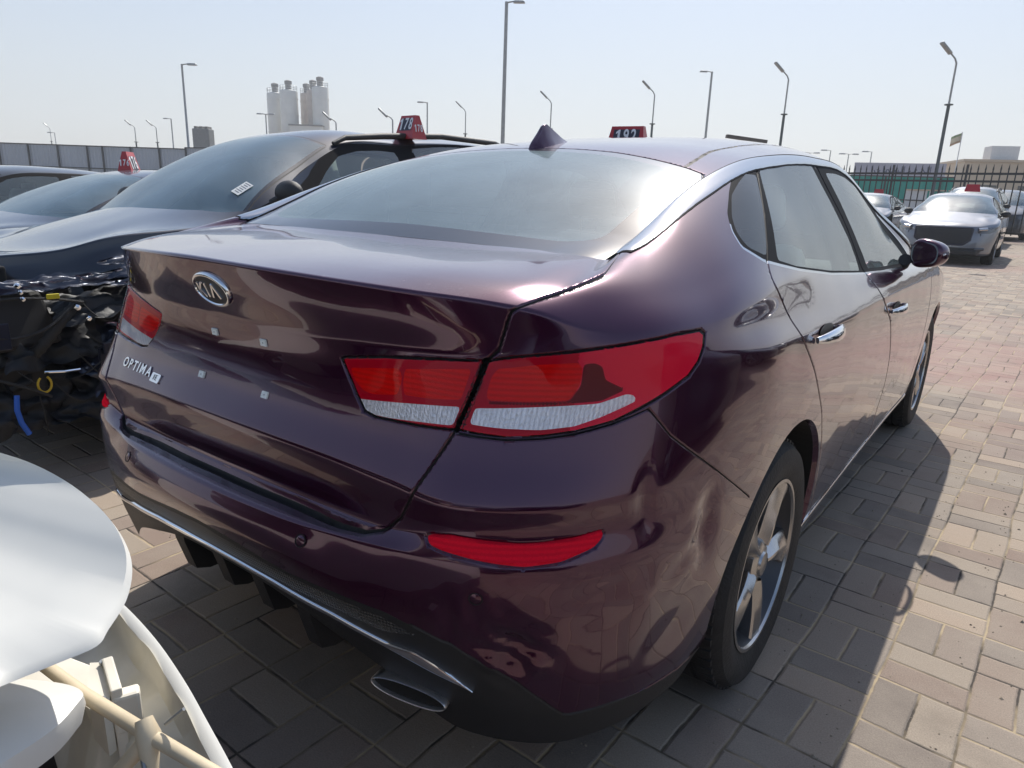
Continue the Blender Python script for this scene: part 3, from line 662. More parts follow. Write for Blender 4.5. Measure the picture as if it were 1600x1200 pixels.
# ---- points on the body surface by (a, z)
_col=Bh.transpose(1,0,2)          # (cols, rows, 3)
def colat(a):
    a=abs(a);i=min(max(int(np.searchsorted(ah,a))-1,0),len(ah)-2);t=(a-ah[i])/(ah[i+1]-ah[i])
    return _col[i]*(1-t)+_col[i+1]*t
def on(a,z):
    c=colat(a);zz=np.maximum.accumulate(c[:,2]+np.arange(len(c))*1e-7);x=np.interp(z,zz,c[:,0]);y=np.interp(z,zz,c[:,1])
    return np.array([x*(1 if a>=0 else -1),y,z])
def onn(a,z,h=.012):
    p=on(a,z);ta=on(a+h,z)-on(a-h,z);tz=on(a,z+h*.6)-on(a,z-h*.6);n=np.cross(ta,tz);n/=np.linalg.norm(n)
    ta/=np.linalg.norm(ta);return p,n,ta,np.cross(n,ta)
def on_frame(a,z,off=0.0):
    p,n,ta,tz=onn(a,z);return frame(Vector(p+n*off),ta,tz,n)
def ribbon(mb,lo,hi,h=.005,n=7,close=True):
    """lo, hi: lists of (point, normal) along two edges"""
    V=[];k=len(lo)
    prof=[(0,-.003),(0,h*.6),(.12,h*.92),(.3,h*1.02),(.7,h*1.02),(.88,h*.92),(1,h*.6),(1,-.003)]
    for (p,a),(q,b) in zip(lo,hi):
        for t,o in prof: V.append(tuple(p*(1-t)+q*t+(a*(1-t)+b*t)*o))
    m=len(prof);F=[(i*m+j,(i+1)*m+j,(i+1)*m+j+1,i*m+j+1) for i in range(k-1) for j in range(m-1)]
    mb.add(V,F)
# chrome strip over the diffuser
zc=lambda a:float(np.interp(abs(a),[0,.10,.22,.376,.492,.541,.635,.66],[.494,.492,.486,.468,.442,.427,.394,.383]))
wc=lambda a:float(np.interp(abs(a),[0,.45,.50,.56,.60,.66],[.011,.012,.013,.030,.024,.002]))
mb=MB();aa=np.linspace(-.66,.66,133);lo=[];hi=[]
for a in aa:
    p,n,_,_=onn(a,zc(a)-.004);q,m_,_,_=onn(a,zc(a)-.004+wc(a));lo.append((p,n));hi.append((q,m_))
ribbon(mb,lo,hi,.006);mb.build('chrome_strip',MT['chrome'],val,40)
# chrome arc from the boot corner over the side windows
for sg in (1,-1):
    mb=MB();lo=[];hi=[]
    i0=int(5.5*14);i1=15*14+6
    for i in range(i0,i1):
        c=_col[i];d=np.linalg.norm(c[1:]-c[:-1],axis=1)[::-1];cum=np.concatenate([[0],np.cumsum(d)])
        w=float(np.interp(i/14,[5.2,6.0,7,9,10.5,11.5,12.5,14,15.4],[.012,.040,.046,.048,.041,.033,.026,.021,.016]))
        cr=c[::-1]
        P=lambda s:np.array([np.interp(s,cum,cr[:,k]) for k in range(3)])
        q=P(.001);tg=_col[min(i+1,len(_col)-1)][-1]-_col[i-1][-1];tg/=np.linalg.norm(tg)
        for sv in np.linspace(.004,.30,150):
            dq=P(sv)-q
            if np.linalg.norm(dq-tg*(dq@tg))>=w: break
        p=P(sv)
        j=min(i+2,len(_col)-1);ta=_col[j][-1]-_col[max(i-2,0)][-1];n=np.cross(ta,q-p);n/=np.linalg.norm(n)
        if n[2]<0:n=-n
        m_=np.array([sg,1,1]);lo.append((p*m_,n*m_));hi.append((q*m_,n*m_))
    if sg==-1: lo,hi=hi,lo
    # taper the rear tip
    for t in range(14):
        k=(t/14)**.8;p,n=lo[t];q,m_=hi[t]
        lo[t]=(q*(1-k)+p*k,n) if sg==1 else lo[t]
        if sg==-1: hi[t]=(p*(1-k)+q*k,m_)
    ribbon(mb,lo,hi,.005);ct=mb.build('chrome_trim',MT['satin_chrome'],kia,40)
    gk=MB();lo2=[];hi2=[]
    for (p,n),(q,m_) in zip(lo,hi):
        d=(q-p);d/=np.linalg.norm(d)+1e-9;lo2.append((p-d*.006,n));hi2.append((q+d*.006,m_))
    ribbon(gk,lo2,hi2,.0028);gk.build('trim_gasket',MT['frame_black'],ct,40)
# waist and sill bright trims
for sg in (1,-1):
    mb=MB();lo=[];hi=[]
    for a in np.linspace(1.99,3.99,60):
        z=float(np.interp(a,[1.99,2.5,3.99],[.300,.292,.285]))
        p,n,_,_=onn(a*sg,z);q,m_,_,_=onn(a*sg,z+.016);lo.append((p,n));hi.append((q,m_))
    ribbon(mb,lo,hi,.004);mb.build('sill_trim',MT['satin_chrome'],kia,40)
# ---- oval badge with raised letters
bf=on_frame(-.012,1.042,.001)
b=MB();n=48
ell=lambda rx,ry,h:[(rx*math.cos(2*math.pi*k/n),ry*math.sin(2*math.pi*k/n),h) for k in range(n)]
rings=[ell(.061,.0395,-.004),ell(.061,.0395,.003),ell(.0583,.0368,.0058),ell(.0548,.0333,.0058),ell(.0530,.0315,.0032)]
V=sum(rings,[]);F=[(i*n+k,i*n+(k+1)%n,(i+1)*n+(k+1)%n,(i+1)*n+k) for i in range(len(rings)-1) for k in range(n)]
badge=MB().add(V,F,bf).build('badge',MT['chrome'],lidobj,50)
MB().add(ell(.0531,.0316,.0033)+[(0,0,.0040)],[(k,(k+1)%n,n) for k in range(n)],bf).build('badge_field',pmat('badge_black',(.010,.012,.02),.35,spec=.3),badge)
let=MB()
def bar(x0,y0,x1,y1,w,mb=None,h=(.003,.0066),T=bf):
    d=Vector((x1-x0,y1-y0,0));u=d.normalized();nn=Vector((-u.y,u.x,0))*w/2
    p=[Vector((x0,y0,0))-nn,Vector((x1,y1,0))-nn,Vector((x1,y1,0))+nn,Vector((x0,y0,0))+nn]
    (mb or let).prism([(q.x,q.y) for q in p],h[0],h[1],T,.92)
# K  I  A (the A drawn without its cross bar)
bar(-.036,-.0165,-.036,.0165,.0058);bar(-.0335,.0005,-.021,.0165,.0056);bar(-.0335,.001,-.0195,-.0165,.0058)
bar(-.0095,-.0165,-.0095,.0165,.0058)
bar(.0030,-.0165,.0155,.0165,.0058);bar(.0155,.0165,.0295,-.0165,.0058)
let.build('badge_letters',MT['chrome'],badge)
def text(name,s,size,T,mat,parent,ext=.0015,align='CENTER',shear=0,space=1.0,bevel=0.0,sx=1.0):
    cu=bpy.data.curves.new(name,'FONT');cu.body=s;cu.size=size;cu.extrude=ext;cu.align_x=align;cu.align_y='CENTER';cu.shear=shear;cu.space_character=space;cu.offset=bevel
    cu.resolution_u=4
    o=bpy.data.objects.new('tmp_text',cu);COL.objects.link(o)
    dg=bpy.context.evaluated_depsgraph_get();me=bpy.data.meshes.new_from_object(o.evaluated_get(dg));bpy.data.objects.remove(o);bpy.data.curves.remove(cu)
    me.transform(T@Matrix.Diagonal((sx,1,1,1)));me.name=name;me.materials.clear();return mobj(name,me,mat,parent)
# model lettering, letter by letter so that it follows the curved lid
xs=-.478
word=MB()
for ch,wd in zip('OPTIMA',(.030,.026,.026,.013,.034,.030)):
    t=text('letter',ch,.034,on_frame(xs+wd/2,.806,.002),None,None,.0012,sx=1.0,bevel=.0006)
    word.add([v.co[:] for v in t.data.vertices],[tuple(p.vertices) for p in t.data.polygons]);bpy.data.objects.remove(t)
    xs+=wd
word.build('model_lettering',MT['chrome'],lidobj)
pf=on_frame(-.292,.800,.001)
pl=MB();pl.prism([(x,y) for x,y in rnd([(-.021,-.011),(.021,-.011),(.021,.011),(-.021,.011)],.004)],0,.003,pf);plq=pl.build('trim_plaque',MT['chrome'],lidobj)
text('plaque_letters','FE',.019,pf@Matrix.Translation((0,0,.0033)),pmat('letter_grey',(.12,.13,.15),.3),plq,.0005)
# number plate fixings: four white plastic inserts
for (a,z) in ((-.079,.939),(.096,.942),(-.117,.839),(.114,.838)):
    T=on_frame(a,z,0)
    q=MB();q.prism(rnd([(-.0105,-.0078),(.0105,-.0078),(.0105,.0078),(-.0105,.0078)],.001),-.002,.0035,T,.9)
    fx=q.build('plate_insert',pmat('insert_white',(.85,.88,.84),.45) if 'insert_white' not in MT else MT['insert_white'],lidobj)
    MB().lathe([(0.0001,.0037),(.0014,.0037)],10,T).build('insert_hole',MT['gap_black'],fx)
# parking sensors
for a,z in ((.322,.616),(-.322,.616),(.677,.585),(-.677,.585)):
    T=on_frame(a,z,0)
    ss=MB().lathe([(.0125,-.001),(.0125,.0009),(.0108,.0009),(.0104,-.0005)],24,T).build('parking_sensor',MT['gap_black'],bumper,60)
    MB().lathe([(.0102,.0002),(.0085,.0012),(.0001,.0014)],24,T).build('sensor_face',MT['maroon_paint'],ss,60)
# ---- shark-fin antenna
ft=[];nf=9
fin_prof=[(1.235,.0,.034),(1.262,.018,.032),(1.285,.048,.0215),(1.298,.066,.0115),(1.312,.067,.0085),(1.345,.053,.0075),(1.385,.032,.0105),(1.425,.014,.0155),(1.455,.000,.009)]
zr=lambda y:float(np.interp(y,[p[0] for p in CENTER],[p[1] for p in CENTER]))
V=[];F=[]
ys=np.linspace(1.232,1.455,34)
for y in ys:
    h=float(np.interp(y,[1.232,1.240,1.272,1.288,1.303,1.345,1.40,1.455],[.0,.018,.050,.069,.071,.050,.022,.0]));wb=float(np.interp(y,[1.232,1.26,1.32,1.40,1.44,1.455],[.014,.034,.036,.026,.012,.001]))
    wt=float(np.interp(y,[1.232,1.30,1.455],[.012,.006,.002]))
    for t in np.linspace(-1,1,11):
        u=abs(t);x=math.copysign(1,t)*(wb*(1-(1-u))**1.0 if u>.6 else wt*(u/.6)**.7+(wb-wt)*max(0,(u-.35))*.0)
        if u>.6: x=math.copysign(1,t)*(wt+(wb-wt)*((u-.6)/.4)**1.5)
        hh=h*(1-((u-.6)/.4)**.85) if u>.6 else h*(1-.06*(u/.6)**2)
        V.append((x,y,zr(y)-.004+hh+.001))
for i in range(len(ys)-1):
    for j in range(10): F.append((i*11+j,i*11+j+1,(i+1)*11+j+1,(i+1)*11+j))
pobj('antenna_fin',V,F,MT['maroon_paint'],kia,50)
# ---- door handles: cup, chrome grip
for sg in (1,-1):
    doors=[o for o in kia.children if o.name.startswith('rear_door')],[o for o in kia.children if o.name.startswith('front_door')]
    for di,(a0,z0,sl,L) in enumerate(((1.90,.928,-.020,.235),(3.05,.866,-.010,.235))):
        T=on_frame(a0*sg,z0,0.0)
        par=doors[di][0 if sg==1 else 1]
        cup=MB();nn=24;rings=[]
        for q,dp in ((1.0,.0006),(.86,-.0015+.0024),(.6,.0012)):
            rings+=[tuple(on(a0*sg+.078*q*math.cos(2*math.pi*k/nn),z0+.002+.013*q*math.sin(2*math.pi*k/nn))+onn(a0*sg+.078*q*math.cos(2*math.pi*k/nn),z0+.006+.020*q*math.sin(2*math.pi*k/nn))[1]*(dp+.002)) for k in range(nn)]
        cup.add(rings,[(i*nn+k,i*nn+(k+1)%nn,(i+1)*nn+(k+1)%nn,(i+1)*nn+k) for i in range(2) for k in range(nn)]+[tuple(range(2*nn,3*nn))])
        hd=cup.build('handle_cup',MT['gap_black'],par,40)
        g=MB();pts=[];rr=[]
        V=[];F=[];m=14
        for i in range(17):
            t=i/16;x=(t-.5)*L*(1 if sg==1 else -1)*1.0;off=.004+.030*math.sin(math.pi*min(1,max(0,t)))**.55;ry=.0185*(math.sin(math.pi*(t*.94+.03)))**.35;rz=.0085*(math.sin(math.pi*(t*.94+.03)))**.3
            for k in range(m):
                th=2*math.pi*k/m;V.append((x,ry*math.sin(th)-.010+sl*0,off+rz*math.cos(th)))
        for i in range(16):
            for k in range(m): F.append((i*m+k,i*m+(k+1)%m,(i+1)*m+(k+1)%m,(i+1)*m+k))
        F.append(tuple(range(m)));F.append(tuple(range(16*m,17*m))[::-1])
        g.add(V,F,T);g.build('door_handle',MT['chrome'],par,60)
# ---- door mirrors
def mirror(sg):
    c=Vector((.928*sg,2.90,1.046));V=[];F=[];nu,nv=24,16
    for i in range(nu):
        for j in range(nv+1):
            th=2*math.pi*i/nu;ph=math.pi*j/nv-math.pi/2
            cx,sx_=math.cos(th),math.sin(th);cp,sp=math.cos(ph),math.sin(ph)
            e=lambda v,p:math.copysign(abs(v)**p,v)
            x=.074*e(cp,.75)*e(cx,.75);z=.060*e(sp,.75)*(1-.18*(x/.074));y=.085*e(cp,.8)*e(sx_,.8)
            if y<0:y*=.30
            V.append((c.x+x*sg,c.y+y+.02,c.z+z))
    for i in range(nu):
        for j in range(nv):
            a=i*(nv+1)+j;b_=((i+1)%nu)*(nv+1)+j;F.append((a,b_,b_+1,a+1))
    RZ=Matrix.Translation(c)@Matrix.Rotation(-.50*sg,4,'Z')@Matrix.Translation(-c);V=[tuple(RZ@Vector(v)) for v in V]
    h=pobj('door_mirror',V,F,MT['maroon_paint'],kia,60)
    g=MB();n=28
    g.add([(c.x+.062*math.copysign(abs(math.cos(t))**.75,math.cos(t))*sg,c.y+.0005-.0,c.z+.047*math.copysign(abs(math.sin(t))**.75,math.sin(t))) for t in [2*math.pi*k/n for k in range(n)]],[tuple(range(n))[::sg]],RZ)
    g.build('mirror_glass',pmat('mirror_silver',(.75,.78,.8),.02,1.0) if 'mirror_silver' not in MT else MT['mirror_silver'],h)
    s=MB();s.tube([(c.x-.075*sg,c.y+.05,c.z-.035),(.845*sg,c.y+.10,.985)],[.028,.022],10);s.build('mirror_arm',MT['black_plastic'],h,60)
    s=MB();s.tube([(c.x+.030*sg,c.y+.073,c.z+.004),(c.x+.060*sg,c.y+.050,c.z+.004),(c.x+.073*sg,c.y+.030,c.z+.003),(c.x+.0765*sg,c.y+.018,c.z+.002)],.0048,8,T=RZ)
    s.build('turn_signal',pmat('signal_white',(.8,.82,.85),.2,coat=1) if 'signal_white' not in MT else MT['signal_white'],h,60)
mirror(1);mirror(-1)
# ---- exhaust tip and diffuser fins
for sg in (1,):
    T=frame(Vector((.535*sg,.115,.312)),(math.cos(.20)*1,math.sin(.20)*sg,-.06*sg),(0,.1,1),(math.sin(.20)*sg*1.0,-math.cos(.20),.1))
    T=frame(Vector((.522*sg,.152,.335)),Vector((.97,.24*sg,-.05*sg)),Vector((0,-.02,1)),Vector((.24*sg,-.97,-.03)))
    n=36;R=lambda rx,ry,h:[(rx*math.copysign(abs(math.cos(2*math.pi*k/n))**.85,math.cos(2*math.pi*k/n)),ry*math.sin(2*math.pi*k/n),h) for k in range(n)]
    rr=[R(.078,.017,-.045),R(.081,.020,-.02),R(.082,.0215,0),R(.0805,.020,.004),R(.0785,.018,.003),R(.077,.0165,-.006),R(.076,.0155,-.12)]
    t_=MB().add(sum(rr,[]),[(i*n+k,i*n+(k+1)%n,(i+1)*n+(k+1)%n,(i+1)*n+k) for i in range(6) for k in range(n)],T).build('exhaust_tip',MT['tip_chrome'],kia,50)
    MB().add(R(.0772,.0167,-.004),[tuple(range(n))],T).build('bore_shade',MT['gap_black'],t_)  # black disc painted in for the shade inside the pipe
fn=MB()
for a in (-.20,-.045,.105,.265):
    for sgn in (1,):
        p0=on(a,.46)
        y0=p0[1]-.004
        zb=float(np.interp(abs(a),[0,.16,.32],[.442,.436,.405]));poly=[(y0+.022,zb+.03),(y0+.026,zb-.005),(y0+.050,zb-.085),(y0+.085,zb-.098),(y0+.17,zb-.098),(y0+.21,zb-.02),(y0+.20,zb+.03)]
        T=Matrix(((0,0,1,a),(1,0,0,0),(0,1,0,0),(0,0,0,1)))
        fb=MB();fb.prism(poly,-.020,.020,T);fb.build('diffuser_fin',MT['black_plastic'],val)
# valance underside, sill floor, underbody
ub=MB()
ub.box((0,.40,.46),(.92,.40,.05));ub.box((0,2.45,.30),(1.10,3.9,.20));ub.box((0,2.5,.27),(1.70,1.75,.10));ub.box((0,4.5,.30),(1.2,.5,.2))
ub.box((0,.62,.42),(1.15,.30,.25))
ub.build('underbody',MT['dark_liner'],kia)
# ---- wheels
def wheel_meshes(R=.334,W=.215,rim=.232):
    prof=[(rim-.004,-W/2+.012),(rim+.012,-W/2+.004),(.285,-W/2-.004),(.312,-W/2+.004),(R-.010,-W/2+.020),(R-.002,-W/2+.040),(R,-W/2+.06)]
    for gz in (-.038,-.004,.030):
        prof+=[(R,gz-.006),(R-.008,gz-.004),(R-.008,gz+.004),(R,gz+.006)]
    prof+=[(R,W/2-.06),(R-.002,W/2-.04),(R-.010,W/2-.020),(.312,W/2-.004),(.285,W/2+.004),(rim+.012,W/2-.004),(rim-.004,W/2-.012)]
    ty=MB().lathe(prof,72)
    n0=len(ty.V)
    # shoulder tread blocks
    for k in range(60):
        t=2*math.pi*k/60
        for sz in (-1,1):
            T=Matrix.Rotation(t,4,'Z')@Matrix.Translation((R-.0045,0,sz*(W/2-.040)))
            ty.box((0,0,0),(.010,.020,.030),T)
    tyre=ty
    rm=MB()
    rm.lathe([(rim-.002,W/2-.016),(rim-.001,W/2-.006),(rim-.010,W/2-.006),(rim-.013,W/2-.013)],72)
    sp=MB()
    for k in range(5):
        V=[];F=[];m=12
        for i in range(m):
            u=i/(m-1);r=.050+(rim-.009-.050)*u
            wl=.023+.034*u**1.5;wr=.021+.030*u**1.5;tw=.016*math.sin(u*2.2)
            z0=W/2-.030+.016*u**.6;zr_=z0+.010*(1-u)+.004
            V+=[(r,-wl+tw,z0-.040),(r,-wl+tw,z0-.006),(r,-wl+.005+tw,z0),(r,-.003+tw,zr_),(r,.005+tw,zr_-.001),(r,wr-.005+tw,z0-.009),(r,wr+tw,z0-.015),(r,wr+tw,z0-.040)]
        for i in range(m-1):
            for j in range(7): F.append((i*8+j,(i+1)*8+j,(i+1)*8+j+1,i*8+j+1))
        sp.add(V,F,Matrix.Rotation(2*math.pi*k/5,4,'Z'))
    dk=MB();dk.lathe([(rim-.013,W/2-.013),(rim-.020,W/2-.045),(rim-.026,W/2-.060)],48);dk.lathe([(.05,W/2-.072),(rim-.022,W/2-.060)],48)
    hub=MB();hub.lathe([(.062,W/2-.055),(.060,W/2-.028),(.050,W/2-.022),(.034,W/2-.020),(.031,W/2-.014),(.001,W/2-.012)],40)
    for k in range(5):
        t=2*math.pi*(k+.5)/5;hub.lathe([(.0001,W/2-.026),(.008,W/2-.026),(.009,W/2-.036)],8,Matrix.Translation((.047*math.cos(t),.047*math.sin(t),0)))
    br=MB();br.lathe([(.02,W/2-.085),(.145,W/2-.085),(.145,W/2-.11)],40)
    return tyre,rm,sp,dk,hub,br
def make_wheel(parent,loc,sg,rot=0,R=.334,W=.215,dark=False,mesh_cache={}):
    key=(R,W,dark)
    T=Matrix.Translation(loc)@Matrix.Rotation(math.pi/2*(1 if sg>0 else -1),4,'Y')@Matrix.Rotation(rot,4,'Z')
    if key not in mesh_cache:
        m=wheel_meshes(R,W,R*.695)
        mm=MT['alloy_grey'] if dark else MT['alloy']
        w_=m[0].build('wheel',MT['rubber'],parent,35)
        m[1].build('rim',MT['alloy'],w_,45);m[2].build('spokes',mm,w_,30);m[4].build('hub_cap',mm,w_,45);m[3].build('rim_back',MT['alloy_grey'],w_,45);m[5].build('brake_disc',MT['brake_steel'],w_,45)
        mesh_cache[key]=w_
    else: w_=copy_tree(mesh_cache[key],parent)
    w_.matrix_local=T;return w_
for sg in (1,-1):
    make_wheel(kia,(.805*sg,1.085,.334),sg,.35+sg);make_wheel(kia,(.805*sg,3.89,.334),sg,.8)
# ---- cabin
def seat(parent,x,y,wrap=False,w=.50,z=.42):
    s=MB();s.box((x,y,z),(w,.50,.16),bev=.05);q=s.build('seat',MT['seat_cloth'],parent,60)
    b_=MB();b_.box((0,0,.32),(w*.94,.14,.66),Matrix.Translation((x,y-.26,z+.02))@Matrix.Rotation(.22,4,'X'),taper=.84,bev=.05);b_.build('seat_back',MT['film_wrap' if wrap else 'seat_cloth'],q,60)
    h=MB();h.box((0,0,.0),(.25,.10,.17),Matrix.Translation((x,y-.445,z+.80))@Matrix.Rotation(.15,4,'X'),taper=.85,bev=.04);h.tube([(x-.06,y-.42,z+.62),(x-.06,y-.44,z+.75)],.006);h.build('headrest',MT['film_wrap' if wrap else 'seat_cloth'],q,60)
seat(kia,.38,2.72,True);seat(kia,-.38,2.72)
s=MB();s.box((0,1.72,.44),(1.25,.52,.16),bev=.05);rs=s.build('rear_bench',MT['seat_cloth'],kia,60)
b_=MB();b_.box((0,0,.31),(1.22,.14,.62),Matrix.Translation((0,1.44,.47))@Matrix.Rotation(.30,4,'X'),taper=.93,bev=.05);b_.build('bench_back',MT['seat_cloth'],rs,60)
for x in (-.38,.38):
    h=MB();h.box((x,1.215,1.12),(.26,.09,.14),taper=.85,bev=.035);h.build('headrest',MT['seat_cloth'],rs,60)
s=MB();s.box((0,.93,1.035),(1.15,.52,.02));s.build('parcel_shelf',MT['interior_grey'],kia)
s=MB();s.box((0,2.4,.34),(1.35,2.6,.03));s.box((0,3.2,.80),(1.36,.42,.30),bev=.08);s.box((0,2.75,.48),(.22,.9,.26),bev=.03);s.build('dashboard',MT['interior_dark'],kia,60)
s=MB();s.lathe([(.185+.014*math.cos(t),.014*math.sin(t)) for t in [2*math.pi*k/8 for k in range(9)]],36,Matrix.Translation((-.38,2.93,.93))@Matrix.Rotation(math.radians(65),4,'X'));s.box((-.38,2.94,.93),(.34,.03,.06));s.build('steering_wheel',MT['interior_dark'],kia,60)
for sg in (1,-1):
    s=MB();s.box((.80*sg,2.3,.74),(.05,2.2,.48));s.build('door_lining',MT['interior_grey'],kia)
    s=MB();s.box((.60*sg,1.05,1.04),(.10,.55,.10),bev=.03);s.build('pillar_lining',MT['interior_grey'],kia,60)
    # B pillar inside
    s=MB();s.tube([(.78*sg,2.16,.95),(.71*sg,2.13,1.15),(.60*sg,2.1,1.36)],.03,8);s.build('pillar_lining',MT['interior_dark'],kia,60)
s=MB();s.box((0,2.85,1.315),(.22,.03,.06),bev=.012);s.tube([(0,2.86,1.33),(0,2.90,1.40)],.006);s.build('inside_mirror',MT['interior_dark'],kia,60)
# ---------------------------------------------------------------- the other cars of the yard
def ident(P): return P
def suv_warp(P):
    P=P.copy();x,y,z=P[...,0].copy(),P[...,1].copy(),P[...,2].copy()
    up=np.clip((z-1.02)/.10,0,1);up=up*up*(3-2*up)
    yy=np.where(y<2.1,.16+(y-.55)*(2.1-.16)/(2.1-.55),y);yy=np.where(y<.55,.16-(.55-y)*.30,yy)
    P[...,1]=y*(1-up)+yy*up
    z1=z*1.07+.02+.085*up*np.clip((2.15-y)/.8,0,1)*np.clip((y-.3)/.5,0,1);P[...,2]=np.where(z1>1.15,1.15+(z1-1.15)*1.14,z1)
    return P
def build_car(name,loc,rz,paintm,label,group=None,warp=ident,sc=(1,1,1),csub=6,rsub=4,wheelR=.334,big_grille=False,cut_front=False,rails=False,glass='side_glass',chrome=True,wheels=True,mirror_y=3.02,mirror_z=1.04,dark_spokes=False,cut_y=None,cat='car',grille=True):
    root=empty(name,loc,rz,label,cat,group)
    Bg,a_=body_grid(csub,rsub);nr=Bg.shape[0]
    rowi=np.broadcast_to((np.arange(nr)*.06/rsub)[:,None],Bg.shape[:2]);A0=np.broadcast_to(a_[None,:],Bg.shape[:2])
    def W(G):
        G=warp(G);G=G*np.array(sc);return G
    Gm=Bg[:,:0:-1].copy();Gm[...,0]*=-1;Gt=np.concatenate([Gm,Bg],1)
    U_=np.stack([np.concatenate([-A0[:,:0:-1],A0],1),Gt[...,2],Gt[...,0],Gt[...,1],np.concatenate([rowi[:,:0:-1],rowi],1)],-1)
    Sx=Surf.grid(W(Gt),U_)
    k=Sx.V[:,0].argmax()
    if Sx.N[k,0]<0: Sx.T=Sx.T[:,::-1].copy();Sx.N=-Sx.N
    F2=(lambda p:p,mir)
    hd=rnd([(4.72,.80),(5.08,.795),(5.44,.735),(5.42,.665),(5.10,.655),(4.86,.70)],.03)
    gr=rnd([(5.50,.735),(6.2,.735),(6.2,.56),(5.62,.56),(5.54,.62)],.03) if not big_grille else rnd([(5.47,.765),(6.2,.765),(6.2,.40),(5.62,.40),(5.50,.50)],.03)
    if big_grille: hd=rnd([(4.80,.79),(5.10,.785),(5.42,.76),(5.40,.655),(5.10,.66),(4.92,.70)],.03)
    ik=rnd([(5.20,.36),(6.2,.36),(6.2,.26),(5.28,.26)],.03)
    hoodline=[(4.10,.935),(4.40,.91)]
    for f in F2:
        for P in (P_dlo,P_qglass,P_rglass,P_fglass,hd,gr,ik): Sx.refine(f(P),.05);Sx.cut(f(P),[0])
        for P in (P_archR,P_archF): Sx.refine(f(P),.05);Sx.cut(f(P),[0])
        for P in (P_rdoor,P_fdoor): Sx.refine(f(P),.05);Sx.cut(f(P),[-.004,.004])
        Sx.refine(f(AZ['lamp_out']),.04);Sx.cut(f(AZ['lamp_out']),[0])
    if cut_front:
        # open the smashed corner below the bonnet edge
        rm_poly=[(-4.16,.522),(-4.16,-.2),(-7,-.2),(-7,.522)]
        Sx.refine(rm_poly,.05,(0,4));Sx.cut(rm_poly,[0],(0,4))
    cc=Sx.cen();ac=cc[:,:2];rc=cc[:,4]/.06
    pt=np.zeros(len(Sx.T),int);ml=np.zeros(len(Sx.T),int)
    for f in F2:
        In=lambda P,L=0:psd(f(P),ac)<L
        for P in (P_rdoor,P_fdoor): ml[(abs(psd(f(P),ac))<.0038)]=1
        ml[In(AZ['lamp_out'])]=2
        d=In(P_dlo);ml[d]=3
        pt[In(P_qglass)|In(P_rglass)|In(P_fglass)]=1
        pt[In(hd)]=2
        if grille: pt[In(gr)|In(ik)]=3
        for P in (P_archR,P_archF): pt[In(P)]=99
    hood_sel=(rc>10.6)&(abs(ac[:,0])>a_[int(15.5*csub)])
    if cut_front:
        pt[(ac[:,0]<-4.16)&(rc<8.7)]=99
        pt[(abs(ac[:,0])>5.3)&(rc<9.0)]=99
    if cut_y is not None: pt[cc[:,3]>cut_y]=99
    side_m=[MT[paintm],MT['gap_black'],MT['lamp_red'],MT['frame_black']]
    surf_obj('body_shell',Sx,pt==0,side_m,root,ml)
    for sgn in (1,-1):
        sd_=(np.sign(ac[:,0])==sgn)
        surf_obj('side_window',Sx,(pt==1)&sd_,[MT[glass]],root)
        surf_obj('headlamp',Sx,(pt==2)&sd_,[MT['head_lamp']],root)
    surf_obj('grille',Sx,pt==3,[MT['grille_mesh']],root)
    R3=roof_grid(csub,24);R3m=R3[:,:0:-1].copy();R3m[...,0]*=-1;Gq=np.concatenate([R3m,R3],1)
    S4=Surf.grid(W(Gq),np.stack([Gq[...,0],Gq[...,1]],-1))
    if S4.N[:,2].mean()<0: S4.T=S4.T[:,::-1].copy();S4.N=-S4.N
    for P in (P_rg,P_ws): S4.refine(P,.05);S4.cut(P,[-.016,0,.006])
    q=S4.cen();rr=psd(P_rg,q);ww=psd(P_ws,q)
    surf_obj('roof_panel',S4,(rr>0)&(ww>0),[MT[paintm],MT['gap_black']],root,np.where((rr<.006)|(ww<.006),1,0))
    surf_obj('rear_window',S4,rr<0,[MT[glass]],root)
    surf_obj('windscreen',S4,ww<-.0,[MT['screen_glass'],MT['glass_frit']],root,np.where(ww>-.016,1,0))
    f1=lambda x,y,z:Vector((W(np.array([[x,y,z]]))[0]))
    # mirrors
    for sgn in (1,-1):
        c=f1(.93*sgn,mirror_y,mirror_z);m=MB();bm=bmesh.new();bmesh.ops.create_uvsphere(bm,u_segments=16,v_segments=10,radius=1)
        V=[(c.x+v.co.x*.10,c.y+v.co.y*.055,c.z+v.co.z*.065) for v in bm.verts];F=[[v.index for v in ff.verts] for ff in bm.faces];bm.verts.index_update();bm.free()
        m.add(V,F);m.tube([c,(c.x-.10*sgn,c.y+.04,c.z-.05)],.022,8);m.build('door_mirror',MT['black_plastic'],root,60)
    # inside
    s=MB();s.mi=0
    s.box(f1(0,2.35,.42),(1.30*sc[0],2.3,.06));s.box(f1(0,3.25,.86),(1.34*sc[0],.40,.22),bev=.06)
    for x in (-.38,.38):
        s.box(f1(x,2.62,.48),(.50,.48,.16),bev=.05)
        s.box((0,0,.32),(.48,.14,.66),Matrix.Translation(f1(x,2.38,.46))@Matrix.Rotation(.22,4,'X'),taper=.8,bev=.05);s.box(f1(x,2.15,1.16),(.24,.09,.16),bev=.03)
    s.box((0,0,.30),(1.2,.14,.58),Matrix.Translation(f1(0,1.40,.46))@Matrix.Rotation(.28,4,'X'),taper=.9,bev=.05)
    s.lathe([(.18+.013*math.cos(t),.013*math.sin(t)) for t in [2*math.pi*k/6 for k in range(7)]],24,Matrix.Translation(f1(-.38,2.95,.97))@Matrix.Rotation(math.radians(65),4,'X'))
    s.build('cabin_fittings',MT['interior_grey'],root,60)
